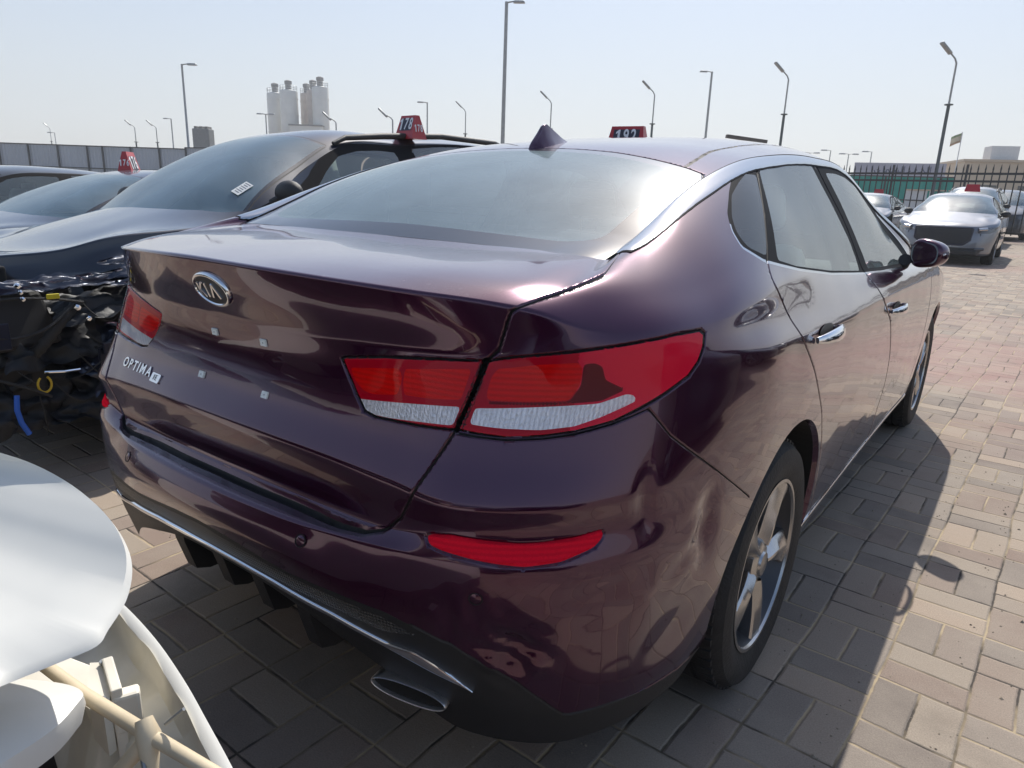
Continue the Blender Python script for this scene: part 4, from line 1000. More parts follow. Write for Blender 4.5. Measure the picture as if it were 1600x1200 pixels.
    s=MB();s.box(f1(0,2.25 if cut_front or cut_y else 2.45,.32),(1.2*sc[0],(3.1 if cut_front or cut_y else 3.9)*sc[1],.24));s.box(f1(0,2.5,.30),(1.66*sc[0],1.7,.10))
    if not cut_front and cut_y is None: s.box(f1(0,4.35,.45),(1.3*sc[0],.6,.4))
    s.box(f1(0,.62,.45),(1.2*sc[0],.5,.3));s.build('underbody',MT['dark_liner'],root)
    for ya in (1.085,3.89):
        if cut_y is not None and ya>cut_y: continue
        for sgn in (1,-1):
            s=MB();cpt=f1(.78*sgn,ya,.345);V=[];F=[];n=20
            for i in range(n+1):
                t=math.radians(-25+230*i/n);dy,dz=.40*math.cos(t),.40*math.sin(t)
                V+=[(cpt.x+.10*sgn*sc[0],cpt.y+dy,cpt.z+dz),(cpt.x-.22*sgn,cpt.y+dy,cpt.z+dz),(cpt.x-.22*sgn,cpt.y,cpt.z)]
            for i in range(n): F+=[(3*i,3*i+3,3*i+4,3*i+1),(3*i+1,3*i+4,3*i+5,3*i+2)]
            if not(cut_front and ya>3 and sgn<0): s.add(V,F).build('wheel_arch_liner',MT['dark_liner'],root)
            if wheels: make_wheel(root,f1(.80*sgn,ya,0)*1.0+Vector((0,0,wheelR-f1(0,0,0).z)),sgn,random.random()*6,wheelR,.225,dark_spokes)
    if rails:
        for sgn in (1,-1):
            s=MB();pts=[f1(.60*sgn,y,z)+Vector((0,0,o)) for y,z,o in ((2.72,1.375,.0),(2.62,1.385,.028),(2.3,1.40,.042),(1.8,1.395,.045),(1.3,1.345,.045),(1.05,1.29,.040),(.90,1.24,.0))]
            s.tube(pts,[.012,.017,.02,.02,.02,.017,.012],8);s.build('roof_rail',MT['black_plastic'],root,60)
    return root,f1
def digits_on(name,num,size,T,sx,parent):
    mb=MB();w_=size*.66*sx;x=-w_*(len(num)-1)/2
    for ch in num:
        if ch=='1': mb.prism([(x+px*size*sx*1.3,(py-.36)*size) for px,py in ((-.07,0),(.08,0),(.08,.73),(-.03,.73),(-.20,.60),(-.20,.49),(-.07,.56))],0,.0008,T)
        else:
            t=text('digit',ch,size,T@Matrix.Translation((x,0,0)),None,None,.0006,sx=sx,bevel=size*.018)
            mb.add([v.co[:] for v in t.data.vertices],[tuple(p.vertices) for p in t.data.polygons]);me_=t.data;bpy.data.objects.remove(t);bpy.data.meshes.remove(me_)
        x+=w_
    return mb.build(name,MT['number_white'],parent)
def roof_sign(loc,rz,num,label,s=1.0,w=.24,h=.165,d=.13,digits=True,up=.46,ns=.74):
    """red numbered tent board that stands on a car roof"""
    r=empty('roof_sign',loc,rz,label,'number sign','numbered red boards standing on car roofs')
    m=MB();tp=.78
    V=[(-w/2,-d/2,0),(w/2,-d/2,0),(w/2,d/2,0),(-w/2,d/2,0),(-w/2*tp,-d*.13,h),(w/2*tp,-d*.13,h),(w/2*tp,d*.13,h),(-w/2*tp,d*.13,h)]
    m.add(V,[(0,3,2,1),(4,5,6,7),(0,1,5,4),(1,2,6,5),(2,3,7,6),(3,0,4,7)]);b=m.build('board',MT['red_board'],r)
    if digits:
        for sg in (-1,1):
            ang=math.atan2(d*.37,h)
            T=Matrix.Rotation(0 if sg<0 else math.pi,4,'Z')@Matrix.Translation((0,-d*(.5-.37*up)-.001,h*up))@Matrix.Rotation(math.pi/2-ang,4,'X')
            pl=MB();pl.box((0,0,-.0006),(w*.64,h*ns*.9,.001),T);q=pl.build('number_panel',MT['number_dark'],b)
            digits_on('number',num,h*ns*1.15,T@Matrix.Translation((0,0,.0012)),.66,b)
        # side faces carry the number as well
        for sg in (-1,1):
            digits_on('number',num,h*.42,Matrix.Rotation(math.pi/2*sg,4,'Z')@Matrix.Translation((0,-w*.5*(1+tp)/2-.0022,h*.45))@Matrix.Rotation(math.pi/2-math.atan2(w*(1-tp)/2,h),4,'X'),.6,b)
    return r
def placed(name,x,ynose,rz,*a,**k):
    L=4.855*k.get('sc',(1,1,1))[1]
    # rz=pi: nose towards -Y
    return build_car(name,(x,ynose+L,0) if abs(rz-math.pi)<.5 else (x,ynose-L,0),rz,*a,**k)
_ck=CRK[11];_cols=[list(c) for c in COLS]
for i in range(15,NC):       # squarer bonnet shoulders
    c=list(COLS[i]);x,y,z=c[11];z2=c[12][2]-.014;c[11]=(x,y,z2);c[10]=(x+.012 if x>0 else 0,y+.006,z2-.05);c[9]=((x+.03)*.5+c[9][0]*.5 if x>0 else 0,c[9][1],z2-.11);COLS[i]=c
CRK[11]=[(0,.9),(8,.3),(10,.8),(15,.95),(20,.95),(22,.9)]
suv,fs=placed('suv',-2.70,.22,math.pi,'navy_paint','black suv beside the maroon sedan, its front corner smashed open and roof rails on top',warp=suv_warp,cut_front=True,rails=True,csub=8,rsub=5,wheelR=.36,sc=(.92,.98,.965),glass='side_glass',grille=False,mirror_y=3.30,mirror_z=1.12)
CRK[11]=_ck;COLS[:]=_cols
suv.rotation_euler=(0,.045,math.pi);suv.location.z=-.03;bpy.context.view_layer.update()
suv_m=Matrix.Translation(suv.location)@suv.rotation_euler.to_matrix().to_4x4()
sedb,fb=placed('sedan',-5.55,.55,math.pi,'navy_paint','black sedan parked beyond the smashed suv, with board 176 on its roof',sc=(1,1,.88))
sedc,fc=placed('sedan',-8.35,.35,math.pi,'black_paint','black car at the left edge, farthest in the row of the three dark cars',sc=(1,1,.885))
roof_sign((-2.22,2.98,1.548),-.10,'178','red board 178 standing on the roof of the smashed black suv',w=.185,h=.150,up=.62,ns=.62)
roof_sign((-5.90,2.90,1.272),-.75,'176','red board 176 standing on the roof of the black sedan behind the suv',w=.29,h=.19)
roof_sign((-.45,2.72,1.43),.10,'192','red board 192 on the roof of the maroon sedan',w=.215,h=.146,d=.11,up=.66,ns=.54)
sil,_=placed('sedan',-.38,16.9,math.pi,'silver_paint','silver sedan with a large dark grille, facing the camera at the far right',sc=(1.03,1.02,1.01),big_grille=True,csub=5,rsub=3)
# face of the silver sedan: grille frame, mesh bars, lamps, hanging bracket
def front_details(root,f1):
    s=MB()
    pr=[f1(x,y,z) for x,y,z in ((-.56,4.66,.760),(.56,4.66,.760))]
    P=lambda x,z:f1(x,4.90-.34*x*x-.02*(z-.5),z)
    ring=[(.50,.755),(.50,.52),(.36,.42),(-.36,.42),(-.50,.52),(-.50,.755),(.50,.755)]
    s.tube([P(x,z) for x,z in ring],.017,6);s.build('grille_frame',MT['number_dark'],root,60)
    for sg in (1,-1):
        s=MB();s.tube([P(.60*sg,.735)+Vector((0,-.03,0)),P(.74*sg,.75)+Vector((0,-.04,0))],.035,8);s.build('lamp_reflector',MT['satin_chrome'],root,60)
        s=MB();s.tube([P(.58*sg,.34),P(.74*sg,.35)+Vector((0,-.02,0))],.03,8);s.build('fog_lamp',MT['head_lamp'],root,60)
    s=MB();s.tube([P(.10,.42),P(-.05,.36)+Vector((0,.10,-.02)),P(-.20,.40)+Vector((0,.16,0))],.012,6);s.build('loose_bracket',MT['steel_pole'],root)
    s=MB();s.box(f1(0,4.78,.27),(1.35,.12,.12),bev=.03);s.build('lower_intake',MT['black_plastic'],root)
front_details(sil,_)
# measured points of the wrecked white nose
E1= [(0.302, -0.285, 0.7), (0.413, -0.289, 0.7), (0.521, -0.301, 0.7), (0.621, -0.32, 0.7), (0.701, -0.34, 0.7), (0.772, -0.358, 0.7), (0.828, -0.374, 0.7), (0.877, -0.394, 0.7)]
E2= [(0.251, -0.279, 0.645), (0.348, -0.284, 0.645), (0.462, -0.302, 0.645), (0.566, -0.315, 0.645), (0.641, -0.333, 0.645), (0.702, -0.349, 0.645), (0.754, -0.366, 0.645), (0.807, -0.388, 0.645)]
E3= [(0.24, -0.298, 0.628), (0.346, -0.313, 0.628), (0.452, -0.331, 0.628), (0.529, -0.344, 0.628), (0.582, -0.356, 0.628), (0.643, -0.374, 0.628), (0.694, -0.392, 0.628), (0.749, -0.415, 0.628)]
E4= [(0.218, -0.322, 0.62), (0.34, -0.34, 0.62), (0.453, -0.364, 0.62), (0.525, -0.377, 0.62), (0.558, -0.367, 0.62), (0.635, -0.376, 0.62), (0.681, -0.393, 0.62), (0.737, -0.415, 0.62)]
T2= [(0.54, -0.503, 0.78), (0.583, -0.474, 0.78), (0.614, -0.452, 0.78), (0.645, -0.436, 0.78), (0.667, -0.433, 0.78), (0.678, -0.443, 0.78), (0.696, -0.471, 0.78), (0.705, -0.516, 0.78), (0.706, -0.552, 0.78)]
ROD= [(0.51, -0.429, 0.75), (0.542, -0.426, 0.75), (0.629, -0.42, 0.75), (0.735, -0.407, 0.75), (0.833, -0.393, 0.75), (0.889, -0.386, 0.75)]
BR= [(0.494, -0.362, 0.69), (0.511, -0.346, 0.69), (0.546, -0.36, 0.69), (0.576, -0.377, 0.69), (0.58, -0.387, 0.69), (0.539, -0.385, 0.69)]
HD= [(0.207, -0.511, 0.985), (0.36, -0.445, 0.98), (0.454, -0.405, 0.965), (0.498, -0.385, 0.955), (0.549, -0.37, 0.94), (0.608, -0.366, 0.925), (0.649, -0.37, 0.91), (0.674, -0.379, 0.895), (0.695, -0.397, 0.88), (0.712, -0.422, 0.87), (0.721, -0.437, 0.865), (0.715, -0.466, 0.862), (0.708, -0.506, 0.86), (0.718, -0.558, 0.87)]
# ---------------------------------------------------------------- wrecked white car in the left foreground
pmat('white_plastic',(.74,.73,.68),.42,bump=.1,bscale=30,var=.05)
pmat('inner_white',(.70,.66,.56),.6,var=.12,vscale=12)
pmat('beige_rod',(.62,.52,.36),.5,var=.15,vscale=20)
wr=empty('wrecked_car',(0,0,0),0,'wrecked white car with loose hood and broken open bumper in the left foreground','car')
def dome(name,outline,lift,mat,parent,thick=.014,rings=10,cen=None,pw=2.0):
    """rounded panel from an outline of 3-D points: crowned top, rolled edge, underside"""
    n0=len(outline);O=[]
    for i in range(n0):     # Catmull-Rom through the outline
        p=[np.array(outline[(i+j-1)%n0]) for j in range(4)]
        for t in (0,.25,.5,.75):
            O.append(.5*((2*p[1])+(-p[0]+p[2])*t+(2*p[0]-5*p[1]+4*p[2]-p[3])*t*t+(-p[0]+3*p[1]-3*p[2]+p[3])*t**3))
    O=np.array(O);n=len(O);c=O.mean(0) if cen is None else np.array(cen)
    V=[];F=[]
    V+= [tuple(p-[0,0,thick]+(c-p)*.03) for p in O];V+=[tuple(p-[0,0,thick*.35]) for p in O];
    for k in range(rings):
        r=1-(k/rings)**1.0*1.0 if k else .996
        r=(1-k/rings) if k else .994
        V+=[tuple(c+(p-c)*r+np.array([0,0,lift*(1-r**pw)])) for p in O]
    V.append(tuple(c+np.array([0,0,lift])));m=len(V)-1
    for k in range(rings+1):
        for i in range(n): F.append((k*n+i,k*n+(i+1)%n,(k+1)*n+(i+1)%n,(k+1)*n+i))
    F+=[((rings+1)*n+i,(rings+1)*n+(i+1)%n,m) for i in range(n)]
    V.append(tuple(c-np.array([0,0,thick-lift*.6])));F+=[((i+1)%n,i,m+1) for i in range(n)]
    return pobj(name,V,F,mat,parent,50)
hoodp=HD+[(HD[-1][0]-.10,HD[-1][1]-.35,.90),(.0,-1.35,1.0),(-1.0,-1.3,.98),(-1.05,-.75,.985)]
dome('hood',hoodp,.008,MT['wreck_white'],wr,.018,14,cen=(-.25,-.72,.965),pw=3.0)
dome('fender_tip',T2+[(.72,-.72,.78),(.68,-1.1,.80),(.45,-1.1,.82),(.46,-.62,.80)],.030,MT['wreck_white'],wr,.028,8,pw=2.2)
def loft(rows,sub=6):
    R=[]
    for r in rows:
        r=np.array(r);o=[]
        for i in range(len(r)-1):
            p0=r[max(i-1,0)];p1=r[i];p2=r[i+1];p3=r[min(i+2,len(r)-1)]
            for t in np.linspace(0,1,sub,endpoint=False): o.append(.5*((2*p1)+(-p0+p2)*t+(2*p0-5*p1+4*p2-p3)*t*t+(-p0+3*p1-3*p2+p3)*t**3))
        o.append(r[-1]);R.append(o)
    m=len(R[0]);V=[tuple(p) for o in R for p in o];F=[(i*m+j,i*m+j+1,(i+1)*m+j+1,(i+1)*m+j) for i in range(len(R)-1) for j in range(m-1)]
    return V,F
sh=lambda L,d:[(p[0]+d[0],p[1]+d[1],p[2]+d[2]) for p in L]
lft=[(-1.15,-.48),(-.8,-.33),(-.4,-.25),(-.12,-.225)]
ext=lambda L,z:[(x,y,z) for x,y in lft]+list(L)
out_n=lambda L,k:[(p[0]+k*(.55 if i>7 else .25),p[1]+k*.9,p[2]) for i,p in enumerate(L)]
e1=ext(E1,.70);top_o=[(p[0],p[1],p[2]+.000) for p in out_n(e1,.006)]
V,F=loft([[(p[0],p[1],.30) for p in out_n(e1,.004)],[(p[0],p[1],.48) for p in out_n(e1,.016)],[(p[0],p[1],.655) for p in out_n(e1,.012)],top_o,e1,[(p[0],p[1],p[2]-.006) for p in sh(e1,(-.004,-.006,0))]])
pobj('bumper_cover',V,F,MT['wreck_white'],wr,55)
V,F=loft([sh(e1,(-.004,-.006,-.004)),ext(E2,.645),ext(E3,.628),ext(E4,.62),[(p[0]-.01,p[1]-.03,.50) for p in ext(E4,.62)]])
for i,v in enumerate(V): V[i]=(v[0],v[1],v[2]+.0035*math.sin(v[0]*55+v[1]*30))
pobj('bumper_inside',V,F,MT['inner_white'],wr,60)
s=MB();s.prism([(p[0],p[1]) for p in BR][::-1],.62,.69);s.box((BR[2][0],BR[2][1],.64),(.07,.012,.12),rz=-.3,bev=.002);s.build('lamp_bracket',MT['inner_white'],wr)
s=MB();s.box((BR[0][0]-.05,BR[0][1]-.03,.655),(.13,.08,.012),rz=.25,bev=.003);s.box((BR[0][0]-.10,BR[0][1]-.05,.62),(.02,.03,.16),rz=.3);s.box((BR[2][0]+.03,BR[2][1],.665),(.020,.03,.05),rz=-.4,bev=.004);s.build('inner_bracket',MT['inner_white'],wr)
s=MB();s.tube([ROD[0],ROD[1],ROD[2],ROD[3],ROD[4],ROD[5]],[.006,.0065,.007,.007,.006,.0055],12)
kx=Vector(ROD[3]);s.tube([kx+Vector((-.010,0,.014)),kx+Vector((.0,-.002,.002)),kx+Vector((.010,-.008,-.03))],[.008,.0115,.007],12);s.tube([kx+Vector((0,0,-.0)),kx+Vector((-.03,-.03,-.05))],[.009,.006],10)
s.build('bracing_rod',MT['beige_rod'],wr,60)
s=MB();s.tube([kx+Vector((.01,.01,.012)),kx+Vector((.028,.02,.032))],.0018,6);s.tube([kx+Vector((0,-.01,-.01)),kx+Vector((.03,-.02,-.035)),kx+Vector((.07,-.02,-.05)),kx+Vector((.10,-.01,-.05))],.0022,6);s.build('clip_wire',MT['steel_pole'],wr)
s=MB();s.box((-.40,-.85,.40),(1.25,.70,.30),bev=.03);s.box((.10,-.52,.38),(.40,.20,.20),rz=.1,bev=.02);s.build('engine_bay',MT['dark_liner'],wr)
s=MB();s.box((.05,-.36,.47),(.7,.05,.10),rz=.03,bev=.01);s.build('bumper_beam',MT['interior_dark'],wr)
s=MB();s.tube([(.52,-.50,.70),(.54,-.51,.60),(.55,-.52,.50)],.004,6);s.build('hanging_cable',MT['white_plastic'],wr)
rw,_=placed('wrecked_car_tmp',-.42,-.36,0,'wreck_white','tmp',cut_y=4.15,csub=5,rsub=3,sc=(1,1,1))
for ch in list(rw.children): 
    mw=ch.matrix_basis.copy();ch.parent=wr;ch.matrix_basis=rw.matrix_basis@mw
bpy.data.objects.remove(rw)
# ---------------------------------------------------------------- crushed front corner of the black SUV
pmat('torn_plastic',(.010,.012,.016),.55,bump=.3,bscale=30)
pmat('torn_metal',(.018,.024,.045),.30,.4,bump=.3,bscale=20,coat=.6)
inv=suv_m.inverted()
def crumple(name,c,size,rot,seed,mat,amp=.03,fold=5):
    rnd_=random.Random(seed);n=26;V=[];F=[]
    M_=Matrix.Translation(c)@Matrix.Rotation(rot[2],4,'Z')@Matrix.Rotation(rot[1],4,'Y')@Matrix.Rotation(rot[0],4,'X')
    for i in range(n+1):
        for j in range(n+1):
            u,v=i/n-.5,j/n-.5;e=1-.18*noise.noise(Vector((u*6+seed,v*6,3)))
            h=amp*(noise.noise(Vector((u*fold+seed*3.1,v*fold,seed)))+.5*abs(noise.noise(Vector((u*fold*2.3,v*fold*2.3+seed,1)))))
            V.append(tuple(inv@(M_@Vector((u*size[0]*e,v*size[1]*(1+.3*noise.noise(Vector((seed,u*5,0)))),h*1.4)))))
    for i in range(n):
        for j in range(n): F.append((i*(n+1)+j,(i+1)*(n+1)+j,(i+1)*(n+1)+j+1,i*(n+1)+j+1))
    return pobj(name,V,F,MT[mat],suv,75)
TI=inv
crumple('torn_liner',(-1.86,.50,.66),(.34,.42,.1),(0,math.radians(62),.25),3,'torn_plastic',.05)
crumple('torn_liner',(-1.88,.86,.60),(.40,.40,.1),(.2,math.radians(70),-.1),5,'torn_plastic',.06)
crumple('torn_liner',(-1.80,.72,.74),(.20,.44,.1),(.1,math.radians(25),.1),8,'torn_plastic',.03,4)
crumple('torn_panel',(-1.84,1.02,.84),(.16,.50,.1),(-.1,math.radians(40),.05),11,'torn_metal',.035,4)
crumple('torn_panel',(-1.82,.80,.52),(.30,.40,.1),(.3,math.radians(48),.2),13,'torn_metal',.05,3.5)
crumple('torn_liner',(-1.84,.42,.40),(.30,.42,.1),(-.2,math.radians(75),.1),17,'torn_plastic',.05)
crumple('torn_liner',(-1.80,.66,.36),(.22,.36,.1),(.1,math.radians(60),-.3),19,'torn_plastic',.04)
crumple('torn_liner',(-2.05,.30,.60),(.5,.40,.1),(math.radians(80),0,.2),23,'torn_plastic',.05)
crumple('torn_panel',(-1.80,.60,.83),(.10,.60,.1),(0,math.radians(20),.1),29,'torn_metal',.03,4)
def sp(name,mat): 
    s=MB();s._n=(name,mat);return s
s=MB();s.box((-1.86,.36,.70),(.20,.34,.22),TI,rz=.25,taper=.7,bev=.02);s.box((-2.05,.36,.44),(.45,.20,.16),TI,rz=.1,bev=.02);s.build('lamp_housing',MT['black_plastic'],suv)
s=MB();s.box((-2.75,.42,.62),(1.35,.10,.52),TI,bev=.01);s.box((-2.70,.9,.60),(1.3,.7,.42),TI,bev=.05);s.box((-2.75,.95,.32),(1.5,1.2,.16),TI,bev=.03);s.build('engine',MT['dark_liner'],suv)
s=MB();s.box((-2.75,.30,.55),(1.25,.09,.12),TI,bev=.01);s.build('bumper_beam',MT['torn_metal'],suv)
s=MB();s.box((-2.02,1.05,.62),(.12,.12,.60),TI,rz=.3,bev=.03);s.lathe([(.065,0),(.075,.05),(.06,.10),(.075,.15),(.06,.20),(.07,.26)],16,TI@Matrix.Translation((-1.98,1.03,.42)));s.build('suspension_strut',MT['torn_metal'],suv)
s=MB();s.tube([TI@Vector(p) for p in [(-1.72,.322,.43),(-1.71,.312,.374),(-1.715,.322,.32),(-1.72,.344,.268)]],.010,10);s.build('blue_hose',pmat('hose_blue',(.02,.12,.55),.4),suv,60)
s=MB();s.tube([TI@Vector((-1.715,.42+.024*math.sin(t),.455-.032*math.cos(t))) for t in [math.radians(d) for d in range(-150,151,20)]],.0045,8);s.build('yellow_loop',pmat('loop_yellow',(.55,.36,.02),.5),suv,60)
s=MB();s.box((-1.71,.49,.795),(.01,.046,.020),TI,bev=.003);s.build('yellow_connector',pmat('connector_yellow',(.55,.45,.02),.5),suv)
s=MB()
for p,r in (((-1.71,.375,.845),.012),((-1.71,.382,.82),.010),((-1.71,.386,.795),.011),((-1.72,.574,.742),.016),((-1.72,.612,.693),.013)):
    s.lathe([(.0001,r),(r*.7,r*.7),(r,0),(r*.7,-r*.7)],8,TI@Matrix.Translation(p)@Matrix.Rotation(r*60,4,'X'))
s.tube([TI@Vector(p) for p in [(-1.73,.43,.50),(-1.72,.50,.492),(-1.73,.56,.488)]],.005,6);s.build('bare_bolt',MT['chrome'],suv)
s=MB()
for a,b,c_ in (((-1.75,.27,.79),(-1.70,.42,.81),(-1.72,.60,.76)),((-1.72,.55,.74),(-1.70,.42,.62),(-1.72,.27,.66)),((-1.75,.26,.50),(-1.68,.36,.46),(-1.72,.44,.40)),((-1.78,.62,.62),(-1.70,.75,.50),(-1.76,.82,.40))):
    q=[TI@(Vector(a)*(1-t)**2+Vector(b)*2*t*(1-t)+Vector(c_)*t*t) for t in [i/8 for i in range(9)]];s.tube(q,.006,6)
s.build('loose_cable',MT['rubber'],suv)
# badge on the tail of the cars behind is out of sight
# paper note behind the SUV's windscreen, with printed lines
ws_=[o for o in suv.children if o.name.startswith('windscreen')][0]
def on_screen(x,y):
    t=fs(x,y,0);best=min(ws_.data.vertices,key=lambda v:(v.co.x-t.x)**2+(v.co.y-t.y)**2)
    return best.co.copy(),best.normal.copy()
p,n=on_screen(-.68,3.42)
ax=Vector((1,0,0));ay=n.cross(ax).normalized();ax=ay.cross(n).normalized()
T=frame(p+n*.004,ax,ay,n)
s=MB();s.box((0,0,0),(.05,.11,.002),T);st_=s.build('windscreen_note',pmat('paper',(.75,.76,.74),.7),ws_)
s=MB()
for k in range(6): s.box((.0,-.042+k*.016,.0014),(.036-.010*(k%2),.004,.0008),T)
s.build('note_print',MT['number_dark'],st_)
# radiator, ducts and wiring in the opened corner
s=MB();s.box((-2.35,.335,.60),(.62,.035,.36),TI,bev=.004)
for k in range(24): s.box((-2.62+k*.0235,.315,.60),(.006,.012,.33),TI)
s.build('radiator',pmat('radiator_grey',(.10,.10,.10),.5,.5),suv)
s=MB();q=[Vector((-1.78,.62,.76)),Vector((-1.73,.52,.70)),Vector((-1.74,.44,.60)),Vector((-1.80,.38,.52))]
pts=[];rr=[]
for i in range(25):
    t=i/24*3;k=min(2,int(t));f=t-k;pts.append(TI@q[k].lerp(q[k+1],f));rr.append(.024 if i%2 else .019)
s.tube(pts,rr,12);s.build('air_duct',MT['rubber'],suv,60)
for c_,d_,r_ in (((-1.73,.70,.56),(.012,.10,.05),.3),((-1.74,.66,.50),(.012,.04,.12),.3),((-1.72,.30,.66),(.014,.06,.10),-.2)):
    s=MB();s.box(c_,d_,TI,rz=r_,bev=.003);s.build('steel_bracket',MT['torn_metal'],suv)
wg=random.Random(9);s=MB()
for k in range(9):
    a_=Vector((-1.74,wg.uniform(.28,.9),wg.uniform(.40,.80)));b_=a_+Vector((wg.uniform(-.05,.03),wg.uniform(-.25,.25),wg.uniform(-.18,.05)));c_=(a_+b_)/2+Vector((.04,0,-wg.uniform(.02,.10)))
    s.tube([TI@(a_*(1-t)**2+c_*2*t*(1-t)+b_*t*t) for t in [i/8 for i in range(9)]],.0028,5)
s.build('wiring',MT['rubber'],suv)
# clips, bolts and holes on the wrecked white nose
s=MB()
for x,y,z in ((E1[5][0]-.025,E1[5][1]-.012,.690),(E1[6][0]-.03,E1[6][1]-.015,.688),(E3[3][0],E3[3][1],.635),(E3[1][0]+.01,E3[1][1]-.01,.636)):
    s.lathe([(.0001,.004),(.005,.0035),(.006,0),(.003,-.002)],10,Matrix.Translation((x,y,z)))
s.build('push_clip',MT['black_plastic'],wr)
for p in (BR[1],BR[3],BR[5]):
    s=MB();s.lathe([(.0001,.004),(.0045,.004),(.0045,0)],6,Matrix.Translation((p[0],p[1]-.008,.692)));s.build('bolt',MT['steel_pole'],wr)
# ---------------------------------------------------------------- more cars across the yard
roof_sign((.05,16.2,1.48),.1,'204','small red board on the roof of the silver sedan with the large grille',w=.27,h=.14,d=.14,digits=False)
w1,_=placed('sedan',-3.35,22.5,math.pi,'silver_paint','pale sedan with a smashed front left of the silver sedan, near the green hoarding',sc=(1,1,1),csub=4,rsub=2,cut_front=True,grille=False)
s=MB();s.box((-3.0,22.75,.55),(1.0,.35,.42),w1.matrix_basis.inverted(),bev=.06);s.box((-3.7,22.8,.5),(.6,.3,.5),w1.matrix_basis.inverted(),bev=.06);s.build('engine',MT['dark_liner'],w1)
roof_sign((-3.2,25.4,1.44),.1,'1','small red board on the pale smashed sedan beyond the mirror',w=.30,h=.16,d=.15,digits=False)
w2,_=placed('sedan',-1.1,29.0,math.pi,'white_paint','white sedan deep in the row between the pale smashed sedan and the silver one',csub=4,rsub=2)
roof_sign((-2.0,27.0,0),0,'1','x') if False else None
roof_sign((-1.2,32.0,1.43),.1,'1','small red board on the roof of the white sedan deep in the row',w=.30,h=.16,d=.15,digits=False)
s1,_=placed('suv',-.70,24.6,math.pi,'silver_paint','silver suv with roof rails right behind the silver sedan in the right hand row',warp=suv_warp,csub=4,rsub=2,rails=True,wheelR=.37,sc=(1.03,1.02,1.07))
s2,_=placed('suv',-.10,30.5,math.pi,'navy_paint','dark grey suv behind the white suv, last in the right hand row',warp=suv_warp,csub=4,rsub=2,wheelR=.37,sc=(1.03,1.0,1.08))
# unseen dark cars, added to darken what the maroon paint mirrors
mc,_=build_car('suv',(1.75,-6.15,0),0,'black_paint','unseen black suv added right behind the photographer, mirrored in the boot lid',warp=suv_warp,csub=4,rsub=2,wheelR=.37,glass='privacy_glass')
def more(x,y,rz,label):
    o=copy_tree(mc);o.location=(x,y,0);o.rotation_euler=(0,0,rz);o['label']=label;return o
more(4.35,-5.3,0,'unseen black suv behind and right of the photographer, mirrored in the bumper corner')
more(-3.45,-6.0,0,'unseen black suv added behind the smashed suv, mirrored in the left of the boot lid')
more(-6.3,-6.4,0,'second unseen black suv added behind the row at the left, mirrored in the boot lid')
more(8.1,3.2,math.pi/2,'unseen black suv added crosswise far to the right, mirrored in the doors')
more(7.9,6.1,math.pi/2,'second unseen black suv of the added crosswise row far to the right')
more(8.1,9.0,math.pi/2,'third unseen black suv of the added crosswise row far to the right')
more(7.8,12.0,math.pi/2,'fourth and farthest unseen black suv of the added crosswise row far to the right')
# ---------------------------------------------------------------- lamps
def cobra(x,y,h,hd,label,lean=(0,0),dark=True):
    """street lamp: thick lower pole, collar, thin upper pole, bent neck with lamp head pointing to azimuth hd"""
    r=empty('street_lamp',(x,y,0),0,label,'street lamp','street lamps around the yard')
    mt=MT['dark_pole'] if dark else MT['steel_pole'];hz=h*.70
    m=MB();m.lathe([(.16,0),(.16,.35),(.10,.4),(.085,hz)],12,cap=True);p=m.build('pole',mt,r,50)
    m=MB();m.lathe([(.05,hz-.05),(.22,hz-.02),(.22,hz+.04),(.05,hz+.07)],12);m.build('collar',mt,p,50)
    dx,dy=math.cos(hd),math.sin(hd);m=MB();m.tube([(0,0,hz),(0,0,h*.93),(dx*.12,dy*.12,h*.955),(dx*.42,dy*.42,h*.985)],[.055,.05,.045,.04],8);m.build('neck',MT['steel_pole'],r,50)
    T=Matrix.Translation((dx*.70,dy*.70,h*1.01))@Matrix.Rotation(hd,4,'Z')@Matrix.Rotation(-.75,4,'Y')
    m=MB();m.box((0,0,0),(.85,.34,.14),T,bev=.06);m.build('lamp_head',MT['steel_pole'],r,60);return r
def mast(x,y,h,hd,label,arm=1.0,double=False,r0=.11):
    r=empty('street_lamp',(x,y,0),0,label,'street lamp','tall straight lamp masts')
    m=MB();m.lathe([(r0*1.5,0),(r0*1.5,.3),(r0,.35),(r0*.72,h)],12,cap=True);p=m.build('pole',MT['steel_pole'],r,50)
    for s in ((1,-1) if double else (1,)):
        dx,dy=math.cos(hd)*s,math.sin(hd)*s
        m=MB();m.tube([(0,0,h-.05),(dx*arm*.5,dy*arm*.5,h+.03)],[.05,.04],8);m.build('arm',MT['steel_pole'],r)
        m=MB();m.box((dx*arm*.85,dy*arm*.85,h+.0),(.8*arm,.36*arm,.16*arm),rz=hd,taper=.8,bev=.04*arm);m.build('lamp_head',MT['steel_pole'],r,60)
    return r
A=math.radians(215)      # towards image left
cobra(-35.3,54.4,9,A,'lamp post right of the tall middle mast, above the fin antenna')
cobra(-47.9,57.8,9,A,'lamp post left of the tall middle mast, above the black suv roof')
cobra(-24.5,52.3,9,A,'lamp post with bent neck above red board 192')
cobra(-13.8,49.6,9.2,A,'lamp post with collar above the middle of the maroon roof')
cobra(-4.2,47.1,9.2,A,'biggest lamp post at the right, rising behind the silver sedan')
cobra(-143.9,57.7,9,A,'slim lamp post at the far left above the grey hoarding')
cobra(-88,44.5,7,A+.2,'bent lamp post over the hoarding, left of the pair above board 176')
cobra(-85,45.5,7,A+.2,'bent lamp post over the hoarding, right of the pair above board 176')
cobra(-44.4,38.1,6,A,'bent lamp neck just right of the silos')
cobra(-37.7,37.6,6,A,'bent lamp neck left of red board 178')
